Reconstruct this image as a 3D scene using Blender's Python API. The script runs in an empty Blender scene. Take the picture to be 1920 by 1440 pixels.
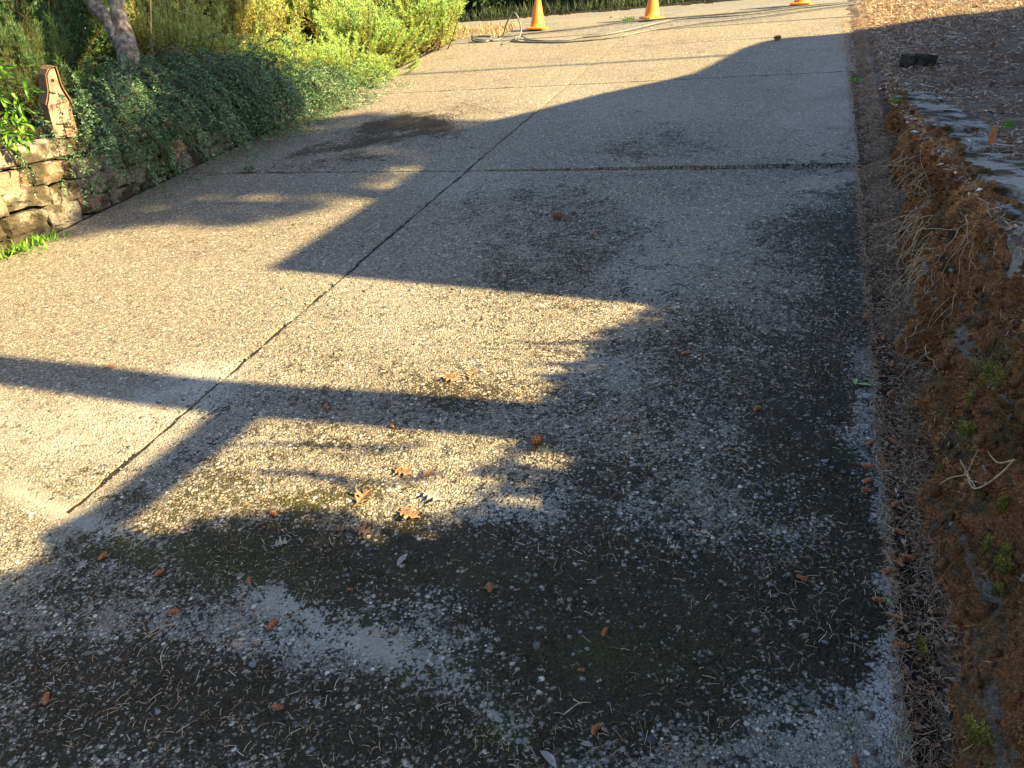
import bpy, math, random
import numpy as np
from mathutils import Vector, Matrix

# ------------------------------------------------------------------ camera, sky, sun
SC = bpy.context.scene
F, PITCH, CAMH = 1440.0, math.radians(26.0), 1.6          # focal length in px of the 1920 px photograph
cd = bpy.data.cameras.new("camera"); cam = bpy.data.objects.new("camera", cd)
SC.collection.objects.link(cam); SC.camera = cam
cd.sensor_fit = 'HORIZONTAL'; cd.sensor_width = 36.0; cd.lens = 36.0 * F / 1920.0
cd.clip_start = 0.05; cd.clip_end = 2000
cam.location = (0, 0, CAMH); cam.rotation_euler = (math.pi / 2 - PITCH, 0, 0)

SUN_AZ, SUN_EL = math.radians(-25), math.radians(33)
S = np.array([math.cos(SUN_EL) * math.cos(SUN_AZ), math.cos(SUN_EL) * math.sin(SUN_AZ), math.sin(SUN_EL)])
W = bpy.data.worlds.new("World"); SC.world = W; W.use_nodes = True
nt = W.node_tree; bg = nt.nodes["Background"]
sky = nt.nodes.new("ShaderNodeTexSky"); sky.sky_type = 'NISHITA'; sky.sun_disc = False
sky.sun_elevation = SUN_EL; sky.sun_rotation = math.pi / 2 - SUN_AZ
sky.air_density = 1.0; sky.dust_density = 1.2; sky.ozone_density = 1.0
nt.links.new(sky.outputs[0], bg.inputs[0]); bg.inputs[1].default_value = 0.058
sl = bpy.data.lights.new("sun", 'SUN'); so = bpy.data.objects.new("sun", sl); SC.collection.objects.link(so)
sl.energy = 5.0; sl.angle = math.radians(0.53); sl.color = (1.0, 0.79, 0.40)
so.rotation_euler = Vector(tuple(S)).to_track_quat('Z', 'Y').to_euler()
SC.view_settings.view_transform = 'Standard'; SC.view_settings.look = 'None'
SC.view_settings.gamma = 1.0; SC.view_settings.exposure = 2.6
SC.cycles.max_bounces = 6; SC.cycles.transparent_max_bounces = 4

# ------------------------------------------------------------------ geometry of the place
rng = np.random.default_rng(7); random.seed(7)
def ray(x, y):
    X = (x - 960) / F; Y = -(y - 720) / F
    return np.array([X, math.cos(PITCH) + Y * math.sin(PITCH), -math.sin(PITCH) + Y * math.cos(PITCH)])
CAM = np.array([0, 0, CAMH])
_A = ray(1558, -263); _B = ray(-3103, 357)                 # vanishing points of the joints along / across the driveway
_n = np.cross(_A, _B); _n /= np.linalg.norm(_n); _n *= np.sign(_n[2])
NRM = _n
GX, GY = -_n[0] / _n[2], -_n[1] / _n[2]
def zp(x, y): return GX * x + GY * y                       # the driveway plane
def g(x, y):
    r = ray(x, y); t = -(NRM @ CAM) / (NRM @ r); return CAM + t * r
def gz(x, y, z):
    r = ray(x, y); return CAM + (z - CAMH) / r[2] * r
J = g(875, 320); EV = _A[:2] / np.hypot(*_A[:2]); EU = -_B[:2] / np.hypot(*_B[:2])
MI = np.linalg.inv(np.array([EU, EV]).T)
def xy(u, v):
    u = np.asarray(u, float); v = np.asarray(v, float)
    return J[0] + EU[0] * u + EV[0] * v, J[1] + EU[1] * u + EV[1] * v
def uv(x, y):
    dx, dy = np.asarray(x) - J[0], np.asarray(y) - J[1]
    return MI[0, 0] * dx + MI[0, 1] * dy, MI[1, 0] * dx + MI[1, 1] * dy
def pix(P):
    P = np.asarray(P, float).reshape(-1, 3) - CAM
    c, s_ = math.cos(PITCH), math.sin(PITCH)
    dep = P[:, 1] * c - P[:, 2] * s_; up = P[:, 1] * s_ + P[:, 2] * c
    dep = np.where(dep < 0.05, 0.05, dep)
    return 960 + F * P[:, 0] / dep, 720 - F * up / dep
UE = 2.57                                                  # half width of the driveway
VROAD, VFAR = 7.1, 11.6
ZTOPR, ZTOPL = 1.03, 0.75                                  # level tops of the two retaining walls
def smax(a, b, k=0.06):
    h = np.clip(0.5 + 0.5 * (a - b) / k, 0, 1); return b + (a - b) * h + k * h * (1 - h)
def zroad(u, v):
    x, y = xy(u, np.minimum(v, VROAD)); z = zp(x, y)
    z = z + 0.03 * np.clip(v - VROAD, 0, VFAR - VROAD) + 0.10 * np.clip(v - VFAR, 0, 12)
    return z

# value noise
_H = np.random.default_rng(3).random(1 << 16)
def vnoise(p, seed=0):
    p = np.asarray(p, float); i = np.floor(p).astype(np.int64); f = p - i; f = f * f * (3 - 2 * f)
    def h(a, b, c): return _H[(a * 73856093 ^ b * 19349663 ^ c * 83492791 ^ seed * 2654435) & 65535]
    r = 0
    for dx in (0, 1):
        for dy in (0, 1):
            for dz in (0, 1):
                w = (f[..., 0] if dx else 1 - f[..., 0]) * (f[..., 1] if dy else 1 - f[..., 1]) * (f[..., 2] if dz else 1 - f[..., 2])
                r = r + w * h(i[..., 0] + dx, i[..., 1] + dy, i[..., 2] + dz)
    return r
def fbm(p, o=4, seed=0):
    p = np.asarray(p, float); a, s, t = 0.5, 0, 0
    for k in range(o):
        s = s + a * vnoise(p * (2 ** k), seed + k); t += a; a *= 0.5
    return s / t

def zbank(u, v):
    x, y = xy(u, v); z = smax(np.full_like(x, ZTOPR - 0.03) + 0.03 * np.clip(u - 2.8, 0, 8), zroad(u, v) + 0.02, 0.12)
    return z + 0.05 * (fbm(np.stack([x * 1.3, y * 1.3, 0 * x], -1)) - .5) * np.clip((u - 2.85) * 3, 0, 1)
def zbed(u, v):
    x, y = xy(u, v); d = np.clip(-2.65 - u, 0, 20)
    z = smax(np.full_like(x, ZTOPL - 0.08), zroad(u, v) - 0.03, 0.12) + 0.07 * np.clip(d, 0, 6)
    return z + 0.10 * (fbm(np.stack([x * 1.1, y * 1.1, 0 * x], -1), seed=5) - .5) * np.clip(d * 3, 0, 1)

# ------------------------------------------------------------------ helpers
COL = SC.collection
def empty(name, loc, rz=0):
    o = bpy.data.objects.new(name, None); COL.objects.link(o); o.location = loc; o.rotation_euler = (0, 0, rz)
    o.empty_display_size = .1; return o
def tag(o, label=None, cat=None, group=None, kind=None):
    if label: o['label'] = label
    if cat: o['category'] = cat
    if group: o['group'] = group
    if kind: o['kind'] = kind
    return o
def mesh(name, V, Fc, m=None, parent=None, smooth=False, attrs=None, loc=None, local=False):
    """V world verts; parent is kept by subtracting its location unless local"""
    me = bpy.data.meshes.new(name); V = np.asarray(V, float)
    if isinstance(Fc, np.ndarray):
        n, k = Fc.shape
        me.vertices.add(len(V)); me.vertices.foreach_set('co', V.astype(np.float32).ravel())
        me.loops.add(n * k); me.loops.foreach_set('vertex_index', Fc.astype(np.int32).ravel())
        me.polygons.add(n); me.polygons.foreach_set('loop_start', np.arange(0, n * k, k, dtype=np.int32))
        me.update(calc_edges=True)
    else:
        me.from_pydata([tuple(v) for v in V], [], [tuple(f) for f in Fc]); me.update()
    if smooth: me.polygons.foreach_set('use_smooth', np.ones(len(me.polygons), bool))
    for an, (dom, arr) in (attrs or {}).items():
        a = me.attributes.new(an, 'FLOAT', dom); a.data.foreach_set('value', np.asarray(arr, np.float32))
    if m is not None:
        for mm in (m if isinstance(m, (list, tuple)) else [m]): me.materials.append(mm)
    o = bpy.data.objects.new(name, me); COL.objects.link(o)
    if loc is not None: o.location = loc
    if parent is not None:
        o.parent = parent
        if not local: o.matrix_parent_inverse = parent.matrix_basis.inverted() if parent.type == 'EMPTY' else Matrix()
    return o
class MB:
    def __init__(s): s.v = []; s.f = []
    def add(s, V, Fc):
        b = len(s.v); s.v += [tuple(map(float, q)) for q in V]; s.f += [tuple(i + b for i in q) for q in Fc]; return s
    def box(s, c, d, R=None):
        V = np.array([[x, y, z] for x in (-.5, .5) for y in (-.5, .5) for z in (-.5, .5)]) * np.array(d)
        if R is not None: V = V @ np.array(R).T
        return s.add(V + np.array(c), [(0, 1, 3, 2), (4, 6, 7, 5), (0, 4, 5, 1), (2, 3, 7, 6), (0, 2, 6, 4), (1, 5, 7, 3)])
    def tube(s, pts, rad, n=8, caps=True):
        pts = np.asarray(pts, float); N = len(pts); rad = np.broadcast_to(np.asarray(rad, float), (N,))
        T = np.gradient(pts, axis=0); T /= np.linalg.norm(T, axis=1)[:, None] + 1e-12
        ref = np.array([0, 0, 1.]) if abs(T[0][2]) < .9 else np.array([1., 0, 0]); V = []
        a = np.cross(T[0], ref); a /= np.linalg.norm(a)
        for i in range(N):
            a = a - T[i] * (a @ T[i]); a /= np.linalg.norm(a) + 1e-12; b = np.cross(T[i], a)
            for k in range(n):
                th = 2 * math.pi * k / n; V.append(pts[i] + rad[i] * (a * math.cos(th) + b * math.sin(th)))
        Fc = [(i * n + k, i * n + (k + 1) % n, (i + 1) * n + (k + 1) % n, (i + 1) * n + k) for i in range(N - 1) for k in range(n)]
        if caps: Fc += [tuple(range(n))[::-1], tuple((N - 1) * n + k for k in range(n))]
        return s.add(V, Fc)
    def build(s, name, m, parent=None, smooth=False, **k): return mesh(name, s.v, s.f, m, parent, smooth, **k)
def spline(P, n=8):
    P = np.asarray(P, float); Q = np.vstack([2 * P[0] - P[1], P, 2 * P[-1] - P[-2]]); out = []
    for i in range(1, len(Q) - 2):
        for t in np.linspace(0, 1, n, endpoint=False):
            a, b, c, d = Q[i - 1], Q[i], Q[i + 1], Q[i + 2]
            out.append(.5 * (2 * b + (c - a) * t + (2 * a - 5 * b + 4 * c - d) * t * t + (3 * b - a - 3 * c + d) * t ** 3))
    out.append(P[-1]); return np.array(out)
def unit(a): return a / (np.linalg.norm(a, axis=-1, keepdims=True) + 1e-12)
def cards(P, D, L, Wd, up=None, bend=0.0):
    """rhombic leaf cards: base P, direction D, length L, width Wd -> verts, quads"""
    n = len(P); D = unit(D); L = np.broadcast_to(L, (n,))[:, None]; Wd = np.broadcast_to(Wd, (n,))[:, None]
    if up is None: up = unit(rng.normal(size=(n, 3)))
    sd = unit(np.cross(D, up)); nn = np.cross(sd, D)
    mid = P + D * L * .5 + nn * bend * L
    V = np.stack([P, mid + sd * Wd * .5, P + D * L, mid - sd * Wd * .5], 1).reshape(-1, 3)
    return V, np.arange(4 * n).reshape(n, 4)
def ribbons(P, az, L, wd, curl, nor=None, lift=0.004):
    """short curved strips lying on a surface (needles): 3 stations"""
    n = len(P); nor = np.tile(NRM, (n, 1)) if nor is None else nor
    t1 = unit(np.stack([np.cos(az), np.sin(az), np.zeros(n)], 1)); t1 = unit(t1 - nor * (t1 * nor).sum(1)[:, None]); t2 = np.cross(nor, t1)
    L = L[:, None]; wd = np.broadcast_to(wd, (n,))[:, None]; c = curl[:, None]; lf = np.broadcast_to(lift, (n,))[:, None]
    V = []
    for k, (a, b, e) in enumerate(((-.5, 0, .3), (0, 1, 1), (.5, 0, .5))):
        q = P + t1 * L * a + t2 * L * c * b + nor * (lf * e + .001)
        V += [q + t2 * wd * .5, q - t2 * wd * .5 + nor * wd * .3]
    V = np.stack(V, 1).reshape(-1, 3); b = np.arange(n)[:, None] * 6
    Fc = np.concatenate([b + np.array([[0, 1, 3, 2]]), b + np.array([[2, 3, 5, 4]])], 0)
    return V, Fc

# ------------------------------------------------------------------ materials
class NT:
    def __init__(s, name):
        s.m = bpy.data.materials.new(name); s.m.use_nodes = True; s.t = s.m.node_tree; s.N = s.t.nodes; s.L = s.t.links
        s.b = s.N["Principled BSDF"]; s.out = s.N["Material Output"]; s.b.inputs['Roughness'].default_value = .85
        s.b.inputs['Specular IOR Level'].default_value = .3
    def n(s, ty, **k):
        x = s.N.new(ty)
        for a, v in k.items():
            if a.startswith('i_'):
                key = a[2:]; key = int(key) if key.isdigit() else key
                s.put(x.inputs[key], v)
            else: setattr(x, a, v)
        return x
    def put(s, inp, v):
        if isinstance(v, bpy.types.NodeSocket): s.L.new(v, inp)
        else: inp.default_value = v
    def pos(s): return s.n("ShaderNodeNewGeometry").outputs['Position']
    def noise(s, vec, sc, det=3, rough=.55, dist=0.0): return s.n("ShaderNodeTexNoise", i_Vector=vec, i_Scale=sc, i_Detail=det, i_Roughness=rough, i_Distortion=dist).outputs[0]
    def vor(s, vec, sc, feat='F1'): return s.n("ShaderNodeTexVoronoi", feature=feat, i_Vector=vec, i_Scale=sc)
    def math(s, op, a, b=0.0, c=0.0):
        x = s.n("ShaderNodeMath", operation=op); s.put(x.inputs[0], a); s.put(x.inputs[1], b); s.put(x.inputs[2], c); return x.outputs[0]
    def step(s, x, a, b):
        r = s.n("ShaderNodeMapRange", interpolation_type='SMOOTHSTEP'); s.put(r.inputs[0], x); s.put(r.inputs[1], a); s.put(r.inputs[2], b); return r.outputs[0]
    def ramp(s, x, st):
        r = s.n("ShaderNodeValToRGB"); s.put(r.inputs[0], x); e = r.color_ramp.elements
        while len(e) < len(st): e.new(.5)
        for q, (p, c) in zip(e, st): q.position = p; q.color = (*c, 1)
        return r.outputs[0]
    def mix(s, f, a, b, mode='MIX'):
        x = s.n("ShaderNodeMix", data_type='RGBA', blend_type=mode); s.put(x.inputs[0], f)
        for i, v in ((6, a), (7, b)): s.put(x.inputs[i], v if isinstance(v, bpy.types.NodeSocket) else (*v, 1))
        return x.outputs[2]
    def attr(s, n): return s.n("ShaderNodeAttribute", attribute_name=n).outputs['Fac']
    def color(s, c): s.put(s.b.inputs['Base Color'], c if isinstance(c, bpy.types.NodeSocket) else (*c, 1)); return s
    def bump(s, h, d=.01, st=1.0):
        b = s.n("ShaderNodeBump", i_Height=h, i_Distance=d, i_Strength=st); s.L.new(b.outputs[0], s.b.inputs['Normal']); return s
    def translucent(s, col, f=.3):
        t = s.n("ShaderNodeBsdfTranslucent"); s.put(t.inputs[0], col); x = s.n("ShaderNodeMixShader"); x.inputs[0].default_value = f
        s.L.new(s.b.outputs[0], x.inputs[1]); s.L.new(t.outputs[0], x.inputs[2]); s.L.new(x.outputs[0], s.out.inputs[0]); return s

def plain(name, st, sc=20, rough=.85, bd=.004, coord='pos', det=4):
    k = NT(name); p = k.pos() if coord == 'pos' else k.n("ShaderNodeTexCoord").outputs['Object']
    x = k.noise(p, sc, det); k.color(k.ramp(x, st)); k.bump(x, bd); k.b.inputs['Roughness'].default_value = rough; return k.m
def leafmat(name, st, tr=.3, rough=.6):
    k = NT(name); c = k.ramp(k.attr('rnd'), st); k.color(c); k.b.inputs['Roughness'].default_value = rough; k.translucent(c, tr); return k.m

def mat_drive():
    k = NT("exposed aggregate concrete"); p = k.pos()
    wob = k.n("ShaderNodeMix", data_type='VECTOR'); wob.inputs[0].default_value = .006
    k.L.new(p, wob.inputs[4]); k.L.new(k.n("ShaderNodeTexNoise", i_Vector=p, i_Scale=40.).outputs[1], wob.inputs[5]); pv = wob.outputs[1]
    v1 = k.vor(pv, 112.); v2 = k.vor(pv, 58.)
    c1 = k.n("ShaderNodeSeparateColor"); k.L.new(v1.outputs['Color'], c1.inputs[0])
    c2 = k.n("ShaderNodeSeparateColor"); k.L.new(v2.outputs['Color'], c2.inputs[0])
    ST = [(0, (.04, .036, .03)), (.22, (.14, .13, .115)), (.42, (.27, .245, .20)), (.6, (.36, .285, .19)), (.78, (.24, .24, .235)), (.9, (.42, .38, .31)), (1, (.62, .57, .48))]
    peb1 = k.ramp(c1.outputs[0], ST); peb2 = k.ramp(c2.outputs[1], ST)
    d1 = k.step(v1.outputs['Distance'], .62, .30); d2 = k.step(v2.outputs['Distance'], .52, .34)
    big = k.math('MULTIPLY', d2, k.step(c2.outputs[2], .70, .74))
    fine = k.noise(p, 260., 2); cem = k.mix(fine, (.085, .07, .05), (.26, .215, .155))
    col = k.mix(d1, cem, peb1); col = k.mix(big, col, peb2)
    gr1 = k.noise(p, 95., 2, .6); gr2 = k.noise(p, 40., 3, .6); gm = k.math('ADD', k.math('MULTIPLY', k.step(gr1, .32, .68), .75), k.math('MULTIPLY', k.step(gr2, .3, .7), .55))
    col = k.mix(1.0, col, k.ramp(gm, [(.12, (.54, .52, .49)), (.6, (1.0, 1.0, 1.0)), (1.0, (1.3, 1.29, 1.24))]), 'MULTIPLY')
    lo = k.noise(p, 1.3, 4); mid = k.noise(p, 6., 4, .6); hi = k.noise(p, 34., 3, .6)
    col = k.mix(k.math('MULTIPLY', k.step(lo, .42, .66), .35), col, k.mix(.5, col, (.16, .13, .09)))
    pale = k.math('MULTIPLY', k.attr('pale'), k.step(k.math('ADD', mid, k.math('MULTIPLY', hi, .5)), .45, .85))
    col = k.mix(k.math('MULTIPLY', pale, .75), col, k.mix(fine, (.33, .32, .31), (.52, .50, .46)))
    smooth = k.attr('smooth'); col = k.mix(k.math('MULTIPLY', smooth, .85), col, k.mix(fine, (.24, .22, .175), (.31, .285, .235)))
    brown = k.attr('brown'); bm = k.step(k.math('ADD', brown, k.math('MULTIPLY', k.math('SUBTRACT', hi, .5), 1.3)), .35, .75)
    col = k.mix(bm, col, k.ramp(fine, [(.3, (.035, .022, .012)), (.55, (.10, .055, .028)), (.75, (.18, .12, .07))]))
    ms = k.math('ADD', k.attr('moss'), k.math('ADD', k.math('ADD', k.math('MULTIPLY', k.math('SUBTRACT', mid, .5), 1.3), k.math('MULTIPLY', k.math('SUBTRACT', lo, .5), .9)), k.math('ADD', k.math('MULTIPLY', k.math('SUBTRACT', hi, .5), 1.9), k.math('MULTIPLY', k.math('SUBTRACT', k.noise(p, 110., 2), .5), 1.8))))
    mm = k.math('MULTIPLY', k.step(ms, .36, .66), .95)
    poke = k.math('MULTIPLY', k.math('MAXIMUM', k.math('MULTIPLY', big, .9), k.math('MULTIPLY', d1, k.step(c1.outputs[1], .74, .80))), k.step(ms, 1.35, .75))
    mm = k.math('MULTIPLY', mm, k.math('SUBTRACT', 1.0, poke))
    gr = k.step(k.math('ADD', k.attr('green'), k.math('MULTIPLY', k.math('SUBTRACT', mid, .5), 1.1)), .08, .7)
    mcol = k.mix(gr, k.ramp(k.noise(p, 170., 4, .7), [(.32, (.006, .004, .0012)), (.55, (.036, .025, .008)), (.72, (.12, .085, .034))]), k.ramp(k.noise(p, 170., 4, .7), [(.3, (.008, .0075, .001)), (.55, (.046, .041, .006)), (.72, (.13, .118, .024))]))
    col = k.mix(mm, col, mcol)
    k.color(col); k.b.inputs['Roughness'].default_value = .8
    ht = k.math('MAXIMUM', d1, k.math('MULTIPLY', big, 1.5)); ht = k.math('MULTIPLY', ht, k.math('SUBTRACT', 1.0, k.math('MULTIPLY', smooth, .9)))
    ht = k.math('ADD', ht, k.math('MULTIPLY', k.math('MULTIPLY', mm, k.noise(p, 120., 4, .7)), 2.2))
    ht = k.math('ADD', ht, k.math('MULTIPLY', fine, .4)); k.bump(ht, .006, 1.0)
    return k.m
def mat_wallblock():
    k = NT("weathered split-face block"); p = k.pos(); a = k.noise(p, 45., 5, .65); b = k.noise(p, 5., 4); h = k.noise(p, 12., 4)
    oi = k.n("ShaderNodeObjectInfo").outputs['Random']
    base = k.ramp(a, [(.3, (.06, .048, .034)), (.5, (.22, .18, .13)), (.7, (.40, .34, .25))]); base = k.mix(k.math('MULTIPLY', k.step(oi, .72, .8), .75), base, k.mix(a, (.16, .05, .02), (.34, .15, .07)))
    base = k.mix(k.math('MULTIPLY', k.step(oi, .0, .35), .25), k.mix(.0, base, base), (.25, .235, .21))
    col = k.mix(k.step(b, .43, .58), base, k.mix(a, (.02, .016, .009), (.075, .058, .034)))
    col = k.mix(k.math('MULTIPLY', k.step(h, .58, .68), .85), col, k.mix(a, (.03, .032, .008), (.11, .095, .025)))
    k.color(col); k.bump(k.math('ADD', a, h), .02); return k.m
def mat_rightblock():
    k = NT("grey cap block with duff"); p = k.pos(); a = k.noise(p, 60., 5, .65); b = k.noise(p, 7., 4, .6); h = k.noise(p, 16., 4)
    base = k.mix(a, (.15, .145, .14), (.40, .385, .36))
    col = k.mix(k.step(b, .46, .56), base, k.mix(a, (.022, .013, .007), (.09, .05, .024)))
    col = k.mix(k.math('MULTIPLY', k.step(h, .60, .70), .8), col, k.mix(a, (.03, .034, .008), (.10, .10, .02)))
    k.color(col); k.bump(k.math('ADD', a, h), .02); return k.m
def mat_mossface():
    k = NT("rusty moss and earth"); p = k.pos(); a = k.noise(p, 130., 4, .7); b = k.noise(p, 4.5, 4, .6); c = k.noise(p, 11., 4); d = k.noise(p, 30., 3)
    rust = k.ramp(a, [(.3, (.10, .04, .014)), (.55, (.40, .18, .062)), (.75, (.58, .33, .15))]); dark = k.ramp(a, [(.3, (.018, .011, .006)), (.55, (.15, .085, .04)), (.75, (.30, .20, .105))])
    ol = k.ramp(a, [(.3, (.035, .028, .009)), (.55, (.13, .10, .035)), (.75, (.24, .20, .07))])
    col = k.mix(k.step(b, .34, .54), dark, rust); col = k.mix(k.step(c, .54, .66), col, ol)
    low = k.attr('low'); col = k.mix(k.math('MULTIPLY', low, k.step(d, .35, .6)), col, k.ramp(a, [(.3, (.025, .018, .010)), (.55, (.15, .11, .06)), (.75, (.32, .26, .17))]))
    mp = k.n('ShaderNodeMapping', i_Vector=p, i_Scale=(7., 7., 1.6)).outputs[0]; st = k.noise(mp, 1.6, 4, .6)
    lg = k.math('ADD', k.math('MULTIPLY', k.attr('ledge'), 1.2), k.math('MULTIPLY', k.math('SUBTRACT', c, .5), 1.6))
    col = k.mix(k.math('MAXIMUM', k.math('MULTIPLY', k.step(st, .62, .70), .8), k.math('MULTIPLY', k.step(lg, .4, .65), .9)), col, k.ramp(a, [(.3, (.10, .09, .075)), (.6, (.30, .27, .22)), (.8, (.45, .41, .35))]))
    k.color(col); k.b.inputs['Roughness'].default_value = .95; k.bump(k.math('ADD', a, d), .03); return k.m
def mat_duff():
    k = NT("needle duff"); p = k.pos(); a = k.noise(p, 90., 5, .75); b = k.noise(p, 3., 4); c = k.noise(p, 300., 2)
    col = k.mix(k.step(b, .4, .62), k.ramp(a, [(.3, (.045, .028, .018)), (.5, (.20, .12, .078)), (.7, (.42, .31, .23))]), k.ramp(a, [(.3, (.07, .05, .036)), (.5, (.28, .21, .155)), (.72, (.55, .49, .43))]))
    k.color(k.mix(k.math('MULTIPLY', c, .5), col, (.05, .035, .025))); k.b.inputs['Roughness'].default_value = .95; k.bump(k.math('ADD', a, c), .02); return k.m
def mat_asphalt():
    k = NT("worn asphalt"); p = k.pos(); v = k.vor(p, 70.); c = k.n("ShaderNodeSeparateColor"); k.L.new(v.outputs['Color'], c.inputs[0])
    b = k.noise(p, 1.2, 4); col = k.ramp(c.outputs[0], [(0, (.06, .058, .055)), (.5, (.12, .112, .10)), (1, (.25, .225, .185))])
    k.color(k.mix(k.step(b, .4, .65), col, k.mix(.5, col, (.2, .17, .12)))); k.bump(v.outputs['Distance'], .004); return k.m
def mat_strawground():
    k = NT("dry grass ground"); p = k.pos(); a = k.noise(p, 60., 5, .7); b = k.noise(p, 2., 3)
    k.color(k.mix(b, k.ramp(a, [(.3, (.10, .07, .035)), (.6, (.30, .22, .11)), (.8, (.42, .33, .18))]), k.ramp(a, [(.3, (.06, .04, .025)), (.7, (.24, .17, .09))]))); k.bump(a, .02); return k.m

M = {}
M['drive'] = mat_drive(); M['lblock'] = mat_wallblock(); M['rblock'] = mat_rightblock(); M['mossface'] = mat_mossface()
M['duff'] = mat_duff(); M['asphalt'] = mat_asphalt(); M['straw'] = mat_strawground()
M['soil'] = plain("dark soil", [(.35, (.006, .005, .004)), (.7, (.028, .02, .013))], 60)
M['bedsoil'] = plain("leafy bed soil", [(.3, (.012, .009, .005)), (.55, (.05, .034, .018)), (.75, (.11, .075, .04))], 40, bd=.02)
M['needle'] = leafmat("dry needle", [(0, (.13, .06, .03)), (.35, (.30, .17, .09)), (.7, (.46, .32, .19)), (1, (.60, .50, .38))], .1)
M['litter'] = leafmat("dead leaf litter", [(0, (.14, .065, .032)), (.5, (.32, .16, .085)), (.8, (.40, .31, .23)), (1, (.62, .58, .54))], .1)
M['pebble'] = (lambda k: (k.color(k.ramp(k.attr('rnd'), [(0, (.045, .042, .04)), (.3, (.12, .115, .11)), (.55, (.19, .175, .15)), (.75, (.175, .18, .19)), (.93, (.20, .15, .105)), (.985, (.21, .20, .19)), (1, (.42, .39, .35))])), k.m)[1])(NT("river pebble"))
M['moss'] = leafmat("low moss", [(0, (.016, .012, .006)), (.4, (.045, .036, .016)), (.7, (.05, .05, .014)), (1, (.10, .115, .028))], .1, .9)
M['rustfuzz'] = leafmat("rusty moss fuzz", [(0, (.06, .034, .014)), (.45, (.31, .14, .05)), (.8, (.52, .27, .105)), (1, (.38, .31, .11))], .1, .95)
M['brightmoss'] = leafmat("bright moss", [(0, (.07, .07, .012)), (.5, (.24, .23, .04)), (1, (.46, .42, .10))], .2, .9)
M['root'] = plain("pale dry root", [(.3, (.26, .18, .10)), (.7, (.58, .47, .32))], 60)
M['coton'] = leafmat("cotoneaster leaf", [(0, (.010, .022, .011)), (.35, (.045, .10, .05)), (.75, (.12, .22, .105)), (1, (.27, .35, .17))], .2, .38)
M['stem'] = plain("brown stem", [(.3, (.05, .03, .018)), (.7, (.15, .10, .06))], 40)
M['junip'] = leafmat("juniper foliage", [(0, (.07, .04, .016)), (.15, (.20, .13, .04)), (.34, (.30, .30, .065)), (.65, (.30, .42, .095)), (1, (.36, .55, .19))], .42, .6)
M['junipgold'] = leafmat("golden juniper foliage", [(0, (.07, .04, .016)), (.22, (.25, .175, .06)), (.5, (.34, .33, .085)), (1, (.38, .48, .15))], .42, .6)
M['pine'] = leafmat("soft pine needles", [(0, (.05, .032, .014)), (.35, (.07, .075, .022)), (.75, (.045, .095, .03)), (1, (.07, .15, .045))], .25, .6)
M['bright'] = leafmat("fresh green leaf", [(0, (.06, .16, .015)), (.6, (.13, .30, .03)), (1, (.24, .42, .06))], .45, .4)
M['hedge'] = leafmat("hedge leaf", [(0, (.010, .022, .010)), (.6, (.03, .06, .022)), (1, (.07, .11, .035))], .2)
M['crown'] = leafmat("broad leaf", [(0, (.02, .045, .012)), (.6, (.045, .09, .02)), (1, (.08, .14, .03))], .06)
M['drygrass'] = leafmat("dry grass blade", [(0, (.16, .11, .05)), (.6, (.36, .27, .13)), (1, (.52, .42, .24))], .3)
M['greengrass'] = leafmat("verge grass", [(0, (.012, .022, .008)), (1, (.055, .075, .03))], .2)

# ------------------------------------------------------------------ setting: grids in driveway coordinates
def grid(u0, u1, v0, v1, du, dv, zf):
    nu = max(2, int(round((u1 - u0) / du)) + 1); nv = max(2, int(round((v1 - v0) / dv)) + 1)
    U, Vv = np.meshgrid(np.linspace(u0, u1, nu), np.linspace(v0, v1, nv)); x, y = xy(U, Vv); z = zf(U, Vv)
    V = np.stack([x, y, z], -1).reshape(-1, 3); i = np.arange(nu * nv).reshape(nv, nu)
    Fc = np.stack([i[:-1, :-1], i[:-1, 1:], i[1:, 1:], i[1:, :-1]], -1).reshape(-1, 4)
    return V, Fc
def sheet(name, *a, m, zf):
    V, Fc = grid(*a, zf); o = mesh(name, V, Fc, m, smooth=True); o['kind'] = 'structure'; return o

# far ground reaching the horizon
mesh("ground", [(-900, -900, -1.6), (900, -900, -1.6), (900, 900, -1.6), (-900, 900, -1.6)], [(0, 1, 2, 3)], M['straw'])['kind'] = 'structure'
sheet("road", -45, 45, VROAD, VFAR, 1.0, .5, m=M['asphalt'], zf=lambda u, v: zroad(u, v))
sheet("road_shoulder", -2.6, 2.86, 4.5, VROAD, .2, .2, m=M['asphalt'], zf=lambda u, v: zroad(u, v) - .012)
sheet("verge", -45, 45, VFAR, 34, 1.0, .5, m=M['bedsoil'], zf=lambda u, v: zroad(u, v) + .01)
sheet("garden_bed", -24, -2.66, -6, VROAD - .02, .12, .12, m=M['bedsoil'], zf=zbed)
sheet("bank", 2.80, 22, -9, VROAD - .02, .10, .10, m=M['duff'], zf=zbank)

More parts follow.
